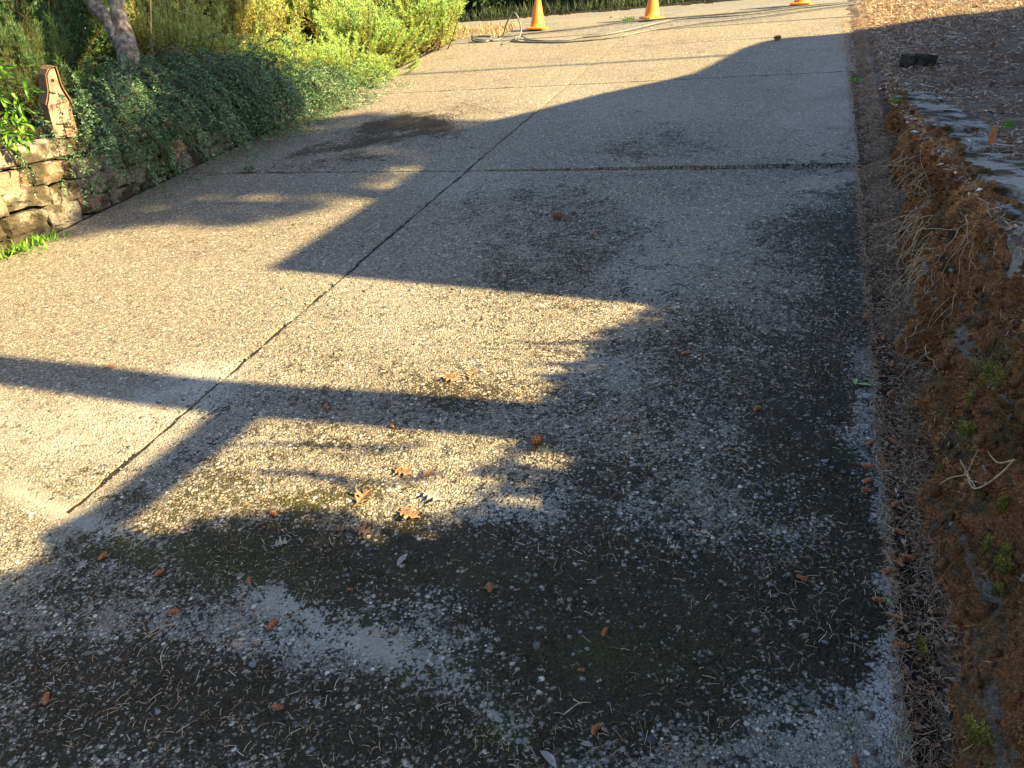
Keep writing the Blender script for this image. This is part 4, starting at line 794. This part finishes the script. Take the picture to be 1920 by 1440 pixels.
# ------------------------------------------------------------------ birdhouse on the wall
M['wood'] = (lambda k: (k.color((lambda p: k.mix(k.step(k.noise(p, 9., 3), .45, .65), k.ramp(k.noise(k.n("ShaderNodeMapping", i_Vector=p, i_Scale=(60., 60., 6.)).outputs[0], 1., 4), [(.3, (.12, .08, .055)), (.6, (.25, .185, .135)), (.8, (.32, .255, .20))]), (.20, .10, .07)))(k.n("ShaderNodeTexCoord").outputs['Object'])), k.m)[1])(NT("weathered birdhouse board"))
M['brownside'] = plain("old brown wood", [(.3, (.06, .035, .015)), (.7, (.16, .095, .045))], 30)
M['black'] = plain("dark opening", [(.3, (.004, .004, .004)), (.7, (.008, .007, .006))], 20)
bx, by = xy(-2.78, -.86); bz = ZTOPL + .035
bhang = math.atan2(EU[1], EU[0]) + math.radians(-24)       # the front looks towards the driveway and the camera
bh = empty("birdhouse", (float(bx), float(by), bz), bhang + math.pi / 2); bh.scale = (.86, .9, .95); tag(bh, "tall wooden birdhouse with two round holes on the left wall", "birdhouse")
outl = [(-.085, 0), (.09, 0), (.088, .10), (.085, .20), (.078, .25), (.058, .30), (.042, .34), (.035, .39), (.033, .44), (.030, .475), (.012, .472), (-.015, .455), (-.034, .425), (-.038, .38), (-.042, .33), (-.060, .275), (-.085, .225)]
def ext(poly, y0, y1):
    n = len(poly); V = [(x, y0, z) for x, z in poly] + [(x, y1, z) for x, z in poly]
    return V, [tuple(range(n)), tuple(range(2 * n - 1, n - 1, -1))] + [((i + 1) % n, i, n + i, n + (i + 1) % n) for i in range(n)]
def bpart(name, V, Fc, m, par=None, smooth=False): return mesh(name, np.array(V, float), Fc, m, par or bh, smooth, local=True)
V, Fc = ext(outl, -.095, -.075); front = bpart("front_board", V, Fc, M['wood'])
V, Fc = ext([(x * .93, z * .985 + .002) for x, z in outl], -.0745, .075); bpart("body", V, Fc, M['brownside'])
def strip(line, y0, y1, th, name):
    L_ = np.array(line); T = np.gradient(L_, axis=0); T /= np.linalg.norm(T, axis=1)[:, None]; Nn = np.stack([T[:, 1], -T[:, 0]], 1); o_ = L_ + Nn * th; n = len(L_)
    V = [(a, y0, b) for a, b in L_] + [(a, y1, b) for a, b in L_] + [(a, y0, b) for a, b in o_] + [(a, y1, b) for a, b in o_]; Fc = []
    for i in range(n - 1): Fc += [(i, i + 1, n + i + 1, n + i), (2 * n + i + 1, 2 * n + i, 3 * n + i, 3 * n + i + 1), (i + 1, i, 2 * n + i, 2 * n + i + 1), (n + i, n + i + 1, 3 * n + i + 1, 3 * n + i)]
    Fc += [(0, n, 3 * n, 2 * n), (n - 1, 3 * n - 1, 4 * n - 1, 2 * n - 1)]; bpart(name, V, Fc, M['brownside'])
rl = [(.036, .487), (.040, .45), (.043, .39), (.050, .345), (.066, .305), (.088, .255), (.096, .215)]
strip(rl, -.115, .085, -.008, "roof"); strip([(.034, .484), (.012, .482), (-.018, .465), (-.042, .43), (-.046, .385), (-.050, .335), (-.068, .285), (-.094, .232)], -.098, .085, .008, "roof")
def disc(cx, cz, r, y, nn=14): return [(cx + r * math.cos(6.283 * k / nn), y, cz + r * math.sin(6.283 * k / nn)) for k in range(nn)], [tuple(range(nn))]
for cx, cz in ((-.004, .395), (.005, .165)):
    V, Fc = disc(cx, cz, .0125, -.0962); ring = disc(cx, cz, .0145, -.0955)[0]; h_ = bpart("entrance_hole", V + [], Fc, M['black'])
for cx, cz, ln, tl in ((-.025, .315, .042, -.2), (.035, .295, .05, -.5), (.028, .245, .036, .1), (-.03, .098, .055, -.08), (.055, .075, .045, .2), (-.03, .014, .05, .0)):
    bpart("perch", *(lambda mb: (mb.v, mb.f))(MB().tube([(cx - ln / 2, -.100, cz - tl * ln / 2), (cx, -.104, cz), (cx + ln / 2, -.100, cz + tl * ln / 2)], .0045, 7)), M['brownside'], None, True)

# ------------------------------------------------------------------ traffic cones, hoses
M['orange'] = (lambda k: (k.color(k.mix(k.step(k.noise(k.pos(), 22., 3), .45, .7), (.80, .20, .02), (.55, .20, .05))), k.b.inputs['Roughness'].__setattr__('default_value', .45), k.m)[2])(NT("orange cone plastic"))
M['hose'] = plain("grey hose", [(.3, (.085, .082, .076)), (.7, (.17, .165, .155))], 15, rough=.5); M['hosedark'] = plain("dark hose", [(.3, (.06, .06, .055)), (.7, (.12, .115, .10))], 15, rough=.5)
def gr(px, py, off=0.0):
    p = g(px, py); u, v = uv(p[0], p[1])
    if v > VROAD:                      # on the flatter road: march the pixel ray
        r = ray(px, py); t = np.linspace(5, 40, 4000); Q = CAM + r * t[:, None]; uu, vv = uv(Q[:, 0], Q[:, 1]); k = np.argmax(Q[:, 2] < zroad(uu, vv)); p = Q[k] if k else p
    return np.array([p[0], p[1], p[2] + off])
def cone(px, py, rz, label):
    p = gr(px, py); e = empty("traffic_cone", tuple(p + np.array([0, 0, -.004])), rz); tag(e, label, "traffic cone", "orange traffic cones by the road")
    n = 20; rows = [(.115, .028), (.104, .036), (.096, .10), (.072, .22), (.052, .32), (.034, .41), (.028, .45), (.022, .455)]; V = [(r * math.cos(6.283 * k / n), r * math.sin(6.283 * k / n), z) for r, z in rows for k in range(n)]
    Fc = [(i * n + k, i * n + (k + 1) % n, (i + 1) * n + (k + 1) % n, (i + 1) * n + k) for i in range(len(rows) - 1) for k in range(n)] + [tuple((len(rows) - 1) * n + k for k in range(n))]
    mesh("cone_body", V, Fc, M['orange'], e, True, local=True)
    b = .14; c = .03; O = [(b - c, b), (-(b - c), b), (-b, b - c), (-b, -(b - c)), (-(b - c), -b), (b - c, -b), (b, -(b - c)), (b, b - c)]; m_ = 8
    mesh("base", [(x, y, 0) for x, y in O] + [(x, y, .022) for x, y in O] + [(x * .9, y * .9, .029) for x, y in O], [tuple(range(8))[::-1], tuple(range(16, 24))] + [(i, (i + 1) % 8, 8 + (i + 1) % 8, 8 + i) for i in range(8)] + [(8 + i, 8 + (i + 1) % 8, 16 + (i + 1) % 8, 16 + i) for i in range(8)], M['orange'], e, local=True)
cone(1008, 54, math.radians(-20), "orange traffic cone beside the hose loop, leftmost of the three"); cone(1222, 35, math.radians(20), "orange traffic cone in the middle of the row by the road"); cone(1503, 9, math.radians(-25), "orange traffic cone farthest right, cut off by the top edge")
def hose(name, pts, r, m, label, hs=None):
    P = spline([gr(a, b, r + (hs[i] if hs else 0)) for i, (a, b) in enumerate(pts)], 6); tag(MB().tube(P, r, 8).build(name, m, None, True), label, "hose")
hose("hose", [(933, 71), (955, 69), (974, 66.5), (1020, 61.5), (1077, 55.5), (1171, 43), (1282, 34), (1380, 26), (1440, 20), (1520, 12), (1600, 6), (1680, 0)], .011, M['hosedark'], "thin dark hose running nearest the cones along the road edge")
hose("hose", [(953, 78.5), (985, 80.5), (1012, 81), (1050, 81), (1104, 77), (1158, 71), (1212, 60), (1293, 48), (1380, 38), (1450, 29), (1530, 18), (1610, 8), (1700, -1)], .011, M['hose'], "pale grey hose nearest the camera across the top of the driveway")
P = [gr(884, 75, .014), gr(918, 78, .014), gr(940, 72.5, .014), dp(948, 60, 0) * 0 + gr(950, 74, .20), gr(962, 74.5, .33), gr(972, 75, .26), gr(977, 76, .12), gr(970, 78, .014), gr(966, 73, .016), gr(978, 70, .016), gr(992, 76.5, .014), gr(1020, 79, .014), gr(1055, 78, .014), gr(1092, 72, .014), gr(1131, 67.5, .014), gr(1185, 57, .014), gr(1266, 39, .014), gr(1380, 31, .014), gr(1480, 19, .014), gr(1600, 7, .014), gr(1690, -2, .014)]
tag(MB().tube(spline(P, 8), .011, 8).build("hose", M['hose'], None, True), "grey hose with a raised loop beside the leftmost cone", "hose")
tag(MB().tube([gr(940, 85, .012), gr(946, 83, .014), gr(955, 80, .014)], [.010, .016, .016], 8).build("hose_nozzle", M['hosedark'], None, True), "dark hose end lying on the driveway below the loop", "hose end")
P = [gr(884, 73.5, .03), gr(900, 72, .03), gr(916, 72.5, .03), gr(921, 74, .03), gr(914, 79, .014), gr(896, 80, .014), gr(886, 77, .014)]
tag(MB().tube(spline(P, 6), .014, 8).build("hose_coil", M['hose'], None, True), "flattened coil of grey hose poking out of the juniper", "hose")

# ------------------------------------------------------------------ beyond the road
hv = needle_shrub(110, 36, 4, .085, .045, 31, .3, True)
hl = ["beyond the road, left of the first cone", "beyond the road behind the first cone", "beyond the road right of the first cone", "beyond the road left of the middle cone", "beyond the road behind the middle cone", "beyond the road at the top edge right of the middle cone", "beyond the road, half hidden by the juniper", "beyond the road above the rightmost cone"]
for q, u in enumerate((-5.0, -3.3, -1.6, .1, 1.8, 3.6, -6.9, 5.6)):
    v = 13.1 + .3 * math.sin(q * 2.1); x, y = xy(u, v); e = empty("hedge_shrub", (x, y, float(zroad(np.array(u), np.array(v)))), q * 1.3); s_ = 1.25 + .15 * math.cos(q * 3.3); e.scale = (s_, s_, 1.7); tag(e, "dark green hedge shrub " + hl[q], "shrub", "hedge shrubs beyond the road")
    me = hv[0] if q else hv[0]
    if not me.materials: me.materials.append(M['hedge'])
    for nm, d in (("foliage", me), ("branches", hv[1])):
        o = bpy.data.objects.new(nm, d); COL.objects.link(o); o.parent = e

for q, (u, v, s_, lb) in enumerate([(-6.3, 1.9, 1.5, "dark evergreen shrub in the gap right of the forked trunk"), (-6.2, 4.0, 1.5, "dark evergreen shrub behind the golden junipers"), (-6.0, 6.0, 1.35, "dark evergreen shrub behind the junipers nearest the road"), (-6.6, .0, 1.3, "dark evergreen shrub behind the pine saplings at the top left")]):
    x, y = xy(u, v); e = empty("evergreen_shrub", (x, y, float(zbed(np.array(u), np.array(v))) - .05), q * 2.1); e.scale = (s_, s_, s_ * 1.1); tag(e, lb, "shrub", "dark evergreens at the back of the bed")
    for nm, d in (("foliage", hv[0]), ("branches", hv[1])):
        o = bpy.data.objects.new(nm, d); COL.objects.link(o); o.parent = e
u = rng.uniform(-9, 9, 9000); v = VFAR + rng.random(9000) ** 1.5 * 1.2; x, y = xy(u, v); P = np.stack([x, y, zroad(u, v)], 1)
grass("verge_grass", P, .10, .38, .012, M['greengrass'], "tall grass along the far side of the road", .35)
fh = empty("white_house", (-15, 29, .2)); tag(fh, "white house glimpsed through the foliage at the top left", "house")
wbox("wall", M['trim'], fh, (-15, 29, 1.7), (9, 6, 3.4)); MB().add([(-20, 25.6, 3.4), (-10, 25.6, 3.4), (-10, 32.4, 3.4), (-20, 32.4, 3.4), (-20, 29, 5.6), (-10, 29, 5.6)], [(0, 1, 5, 4), (2, 3, 4, 5), (0, 4, 3), (1, 2, 5), (0, 3, 2, 1)]).build("roof", M['shingle'], fh)
for xw in (-17.5, -13.2):
    w_ = wbox("window", M['siding'], fh, (xw, 25.98, 1.9), (1.3, .06, 1.2)); wbox("pane", M['glass'], w_, (xw, 25.94, 1.9), (1.1, .02, 1.0))

# ------------------------------------------------------------------ single fallen things
M['catkin'] = plain("russet catkin", [(.3, (.16, .055, .025)), (.55, (.36, .15, .07)), (.75, (.52, .27, .15))], 160, coord='obj'); M['cone'] = plain("pine cone scale", [(.3, (.07, .032, .014)), (.7, (.26, .14, .07))], 90, coord='obj')
M['oak'] = plain("tan oak leaf", [(.3, (.13, .065, .03)), (.7, (.29, .175, .10))], 70, coord='obj'); M['paleleaf'] = plain("bleached leaf", [(.3, (.20, .165, .14)), (.7, (.36, .32, .29))], 60, coord='obj'); M['greenleaf'] = plain("fresh fallen leaf", [(.3, (.16, .30, .10)), (.7, (.34, .48, .22))], 40, coord='obj')
QT = Vector(tuple(NRM)).to_track_quat('Z', 'Y')
def lay(o, px, py, rz, z=0.0, base=None):
    p = g(px, py) if base is None else base
    o.location = tuple(p + NRM * z); o.rotation_euler = (QT.to_matrix() @ Matrix.Rotation(rz, 3, 'Z')).to_euler(); return o
def catkin_mesh(seed):
    r = np.random.default_rng(seed); n, k = 13, 8; t = np.linspace(-1, 1, n); c = r.uniform(-.25, .25); V = []
    for i, s in enumerate(t):
        R = .0062 * math.sqrt(max(0, 1 - abs(s) ** 3)) * (1 + .18 * (-1) ** i) + .0006
        for q in range(k): th = 6.283 * (q + .5 * (i % 2)) / k; V.append((s * .018, c * .03 * s * s + R * math.cos(th) * (1 + .12 * r.normal()), .0055 + R * .9 * math.sin(th)))
    Fc = [(i * k + q, (i + 1) * k + q, (i + 1) * k + (q + 1) % k, i * k + (q + 1) % k) for i in range(n - 1) for q in range(k)] + [tuple(range(k)), tuple((n - 1) * k + q for q in range(k))[::-1]]
    o = mesh("catkin", V, Fc, M['catkin'], None, False); me = o.data; bpy.data.objects.remove(o); return me
CK = [catkin_mesh(i) for i in range(4)]
cats = [(194, 1045, "on the green moss near the sun patch at the left"), (300, 1076, "just below the green moss band, left of centre"), (467, 1092, "beside the trowelled joint, left of centre"), (329, 1148, "dark and short, above the fine twig bundle"), (512, 1173, "slanting on the dull pale patch left of centre"),
        (522, 1328, "upright in the lower left, alone on dark moss"), (87, 1313, "at the lower left on rough pebbles"), (515, 965, "at the edge of the dappled sun, lying level"), (919, 1104, "crumpled, on dark moss at the middle of the drive"), (1134, 1187, "slanting on dark moss right of the centre line"),
        (1090, 1258, "small and curved among needles low in the middle"), (1117, 1368, "next to a grey leaf near the bottom edge"), (657, 1107, "tiny, beside a grey pebble left of centre"), (1286, 664, "alone on shaded pebbles right of the sun tongue"), (1380, 657, "tiny, right of the one by the sun tongue"),
        (1418, 768, "flat orange, in the middle of the shaded right slab"), (1625, 595, "near the slab edge above the green leaf pair"), (1632, 833, "curled, near the right slab edge above a row of three"), (1654, 862, "standing up against the slab edge litter"), (1657, 875, "lying flat just below the one at the slab edge"),
        (1627, 877, "left of the pair at the slab edge"), (1628, 904, "above another on the pale slab rim"), (1624, 920, "lowest of the column on the pale slab rim"), (1676, 1050, "at the slab edge, topmost of a close group"), (1666, 1073, "dark, left end of a close group at the slab edge"), (1648, 1127, "touching the green wedge leaf"),
        (1678, 1158, "long and curved across the slab edge"), (1601, 1431, "at the bottom edge right of the saw cut"), (1504, 1087, "level, on black moss left of the pale rim"), (1115, 440, "far up, right of the pine cone on the drive"), (735, 800, "in the shadow band left of the middle"), (612, 765, "in the shadow band by the sunlit slab")]
for i, (px, py, lb) in enumerate(cats):
    o = bpy.data.objects.new("catkin", CK[i % 4]); COL.objects.link(o); lay(o, px, py, rng.uniform(0, 3.14) if 'level' not in lb else 0.1, .001); s_ = rng.uniform(.85, 1.15) * (.6 if ('tiny' in lb or 'small' in lb) else 1); o.scale = (s_,) * 3
    tag(o, "russet fallen catkin " + lb, "catkin", "russet catkins on the driveway")
gut = [(1678, 953, "long russet catkin in the litter strip beside the pale rim"), (1686, 1005, "russet catkin half sunk in litter at the slab edge"), (1687, 1062, "russet catkin on litter, middle of a close group"), (1702, 1053, "russet catkin on litter, right end of a close group"), (1690, 1218, "russet catkin beside the green moss strip"), (1675, 835, "russet catkin on litter above the pale rim"), (1688, 600, "russet catkin in the litter beside hanging roots"), (1672, 690, "russet catkin on the needle heap below the roots"), (1668, 745, "russet catkin at the slab edge right of the green leaf pair"), (1655, 640, "russet catkin at the slab edge above the needle heap")]
for i, (px, py, lb) in enumerate(gut):
    o = bpy.data.objects.new("catkin", CK[(i + 1) % 4]); COL.objects.link(o); lay(o, px, py, rng.uniform(0, 3.14), .012); tag(o, lb, "catkin", "russet catkins in the litter strip")
def pine_cone(L, R, seed):
    r = np.random.default_rng(seed); mb = MB(); T = np.linspace(0, 1, 7)
    core = [(L * (t - .5), 0, R * .9) for t in T]; mb.tube(core, [R * .55 * math.sin(math.pi * (.12 + .8 * t)) for t in T], 7); ns = 64
    for k in range(ns):
        t = (k + .5) / ns; th = k * 2.39996; rr = R * math.sin(math.pi * (.16 + .74 * t)) ** .8; ax = np.array([L * (t - .5), 0, R * .9]); rad = np.array([0, math.cos(th), math.sin(th)]); tg = np.cross([1, 0, 0], rad); tip = ax + rad * rr + np.array([L * .10, 0, 0]); w = R * .34
        b = ax + rad * rr * .4; mb.add([b, tip - tg * w * .6 - np.array([L * .03, 0, 0]), tip + np.array([L * .02, 0, 0]), tip + tg * w * .6 - np.array([L * .03, 0, 0]), tip + rad * R * .12 - np.array([L * .05, 0, 0])], [(0, 1, 4), (0, 4, 3), (1, 2, 4), (2, 3, 4), (0, 2, 1), (0, 3, 2)])
    return mb
for px, py, L, R, rz, lb, base in [(1045, 412, .072, .022, .2, "brown pine cone on the shaded slab below the cross joint", None), (1007, 835, .052, .020, 1.5, "upright brown pine cone beside the small sun patch", None), (1457, 76, .075, .030, .9, "dark pine cone on the upper slab near the shadow edge", None), (1668, 66, .08, .030, .4, "dark pine cone on the bank beyond the end of the slab", gz(1668, 66, 1.36)), (1077, 403, .028, .010, 1.0, "small cone fragment right of the pine cone on the slab", None)]:
    o = pine_cone(L, R, int(px)).build("pine_cone", M['cone']); lay(o, px, py, rz, .002, base); tag(o, lb, "pine cone")
def oak_mesh(seed, L=.075):
    r = np.random.default_rng(seed); n = 15; V = []; t = np.linspace(0, 1, n); curl = r.uniform(.1, .35) * r.choice([-1, 1])
    for i, s in enumerate(t):
        env = .42 * math.sin(math.pi * min(1, s * .93 + .05)) ** .8; hw = env * (1.0 if i % 4 in (2, 3) else .28) if 1 < i < n - 1 else .03
        z = .01 + .02 * math.sin(s * 3.1 + 1) * abs(curl) * 3; sh = .10 if i % 4 in (2, 3) else 0
        for sg in (-1, 0, 1): V.append(((s - .5 + sh * abs(sg)) * L, sg * hw * L, (z + abs(sg) * hw * (.25 + .5 * r.random()) * .9) * L + .003))
    Fc = [(3 * i + q, 3 * i + q + 1, 3 * i + q + 4, 3 * i + q + 3) for i in range(n - 1) for q in (0, 1)]; b = len(V)
    V += [(-.5 * L, .001, .006), (-.5 * L, -.001, .006), (-.72 * L, -.001, .008), (-.72 * L, .001, .008)]; Fc.append((b, b + 1, b + 2, b + 3)); return V, Fc
def solid(o, th=.0009):
    s = o.modifiers.new("thickness", 'SOLIDIFY'); s.thickness = th; return o
for i, (px, py, rz, L, mt, lb) in enumerate([(756, 888, .3, .07, 'oak', "tan lobed oak leaf in dappled sun, upper left of its group"), (804, 893, 1.2, .05, 'oak', "small twisted oak leaf right of the upper one"), (683, 934, 1.9, .075, 'oak', "oak leaf at the left end of the sunlit group"), (812, 933, .2, .08, 'paleleaf', "pale oak leaf at the right end of the sunlit group"),
                                             (768, 968, .35, .075, 'oak', "oak leaf lying just above the shade edge"), (680, 998, .4, .06, 'oak', "oak leaf on the rim of the lowest oval sun patch"), (636, 995, .9, .045, 'oak', "small oak leaf in shade left of the oval sun patch"), (845, 712, .2, .075, 'oak', "tan leaf on sunlit concrete above the shadow band"), (885, 706, 2.2, .06, 'oak', "second tan leaf on sunlit concrete above the shadow band"),
                                             (528, 1022, 1.2, .045, 'paleleaf', "narrow bleached leaf standing on dark moss left of centre"), (156, 1061, .1, .04, 'paleleaf', "grey curled leaf at the left on the moss edge"), (208, 690, .6, .06, 'oak', "brown leaf in the shadow band at the left"), (918, 1104, .9, .035, 'oak', "crumpled brown leaf bit under the catkin in mid drive"), (1635, 770, .4, .03, 'paleleaf', "tiny bleached leaf near the right slab edge")]):
    V, Fc = oak_mesh(i, L); o = solid(mesh("fallen_leaf", V, Fc, M[mt], None, False)); lay(o, px, py, rz, .002); tag(o, lb, "leaf")
def lens(px, py, rz, L, Wd, m, label, cup=.12, name="fallen_leaf"):
    V, n = [], 9
    for i in range(n):
        s = i / (n - 1); hw = math.sin(math.pi * s) ** .7 * .5
        for sg in (-1, 0, 1): V.append(((s - .5) * L, sg * hw * Wd + .25 * Wd * math.sin(math.pi * s), .003 + abs(sg) * cup * Wd + .1 * Wd * s))
    o = solid(mesh(name, V, [(3 * i + q, 3 * i + q + 1, 3 * i + q + 4, 3 * i + q + 3) for i in range(n - 1) for q in (0, 1)], M[m])); lay(o, px, py, rz, .002); tag(o, label, "leaf")
lens(756, 1053, 1.9, .055, .018, 'paleleaf', "smooth grey-tan curved leaf on dark moss below the sun patch"); lens(1028, 1427, -.1, .055, .018, 'paleleaf', "pale grey curved leaf at the bottom edge of the picture"); lens(1605, 718, 1.9, .045, .016, 'greenleaf', "fresh green leaf near the slab edge, left of a pair"); lens(1620, 724, .35, .05, .014, 'greenleaf', "fresh green leaf near the slab edge, right of a pair"); lens(1664, 1131, -.45, .036, .012, 'greenleaf', "yellow-green wedge of leaf on the pale slab rim")
lens(463, 1188, .2, .02, .014, 'paleleaf', "small round grey leaf right of the fine twig bundle"); lens(1100, 1400, .5, .03, .012, 'paleleaf', "small grey leaf among needles near the bottom middle")
def twig(rows, r, label, m='root'):
    mb = MB()
    for pts in rows:
        P = np.array([g(a, b) + NRM * (r + h) for a, b, h in pts]); P = spline(P, 4); mb.tube(P, np.linspace(r, r * .6, len(P)), 5)
    tag(mb.build("twig", M[m]), label, "twig")
twig([[(268, 1200, 0), (300, 1180, .006), (338, 1168, .002)], [(280, 1188, 0), (305, 1176, .004), (330, 1172, 0)], [(275, 1195, 0), (298, 1186, .003), (310, 1176, 0)]], .0012, "fine bundle of dry twigs on the lower left of the drive")
twig([[(1246, 486, 0), (1268, 480, .008), (1302, 473, 0)]], .0028, "pale bent twig on the shaded right slab"); twig([[(1310, 592, 0), (1325, 583, .004), (1342, 574, 0)]], .0018, "thin straight twig on mossy pebbles in the middle"); twig([[(1405, 558, 0), (1425, 562, .006), (1440, 568, 0)]], .0018, "thin twig right of the middle of the shaded slab")
twig([[(1422, 272, 0), (1432, 273, .003), (1445, 273, 0)]], .006, "short reddish wood chip on the upper right slab", 'catkin'); twig([[(305, 1255, 0), (303, 1232, .004), (312, 1210, 0)]], .0016, "pale curved stem bit below the twig bundle"); twig([[(1058, 1340, 0), (1085, 1322, .004), (1108, 1318, 0)], [(1075, 1312, 0), (1090, 1322, .004)]], .0018, "forked dry twig among needles near the bottom middle"); twig([[(1640, 640, .005), (1600, 605, .01), (1570, 632, 0)]], .0016, "thin dark twig crossing the right slab edge", 'stem')
c_ = gz(1858, 268, ZTOPR + .02); V, Fc = rough_block((0, 0, .035), (.022, .018, .075), np.eye(3), 4, .006); o = mesh("wooden_stub", V, Fc, M['catkin']); o.location = tuple(c_); tag(o, "upright reddish wood stub on the cap blocks of the right wall", "wood stub")
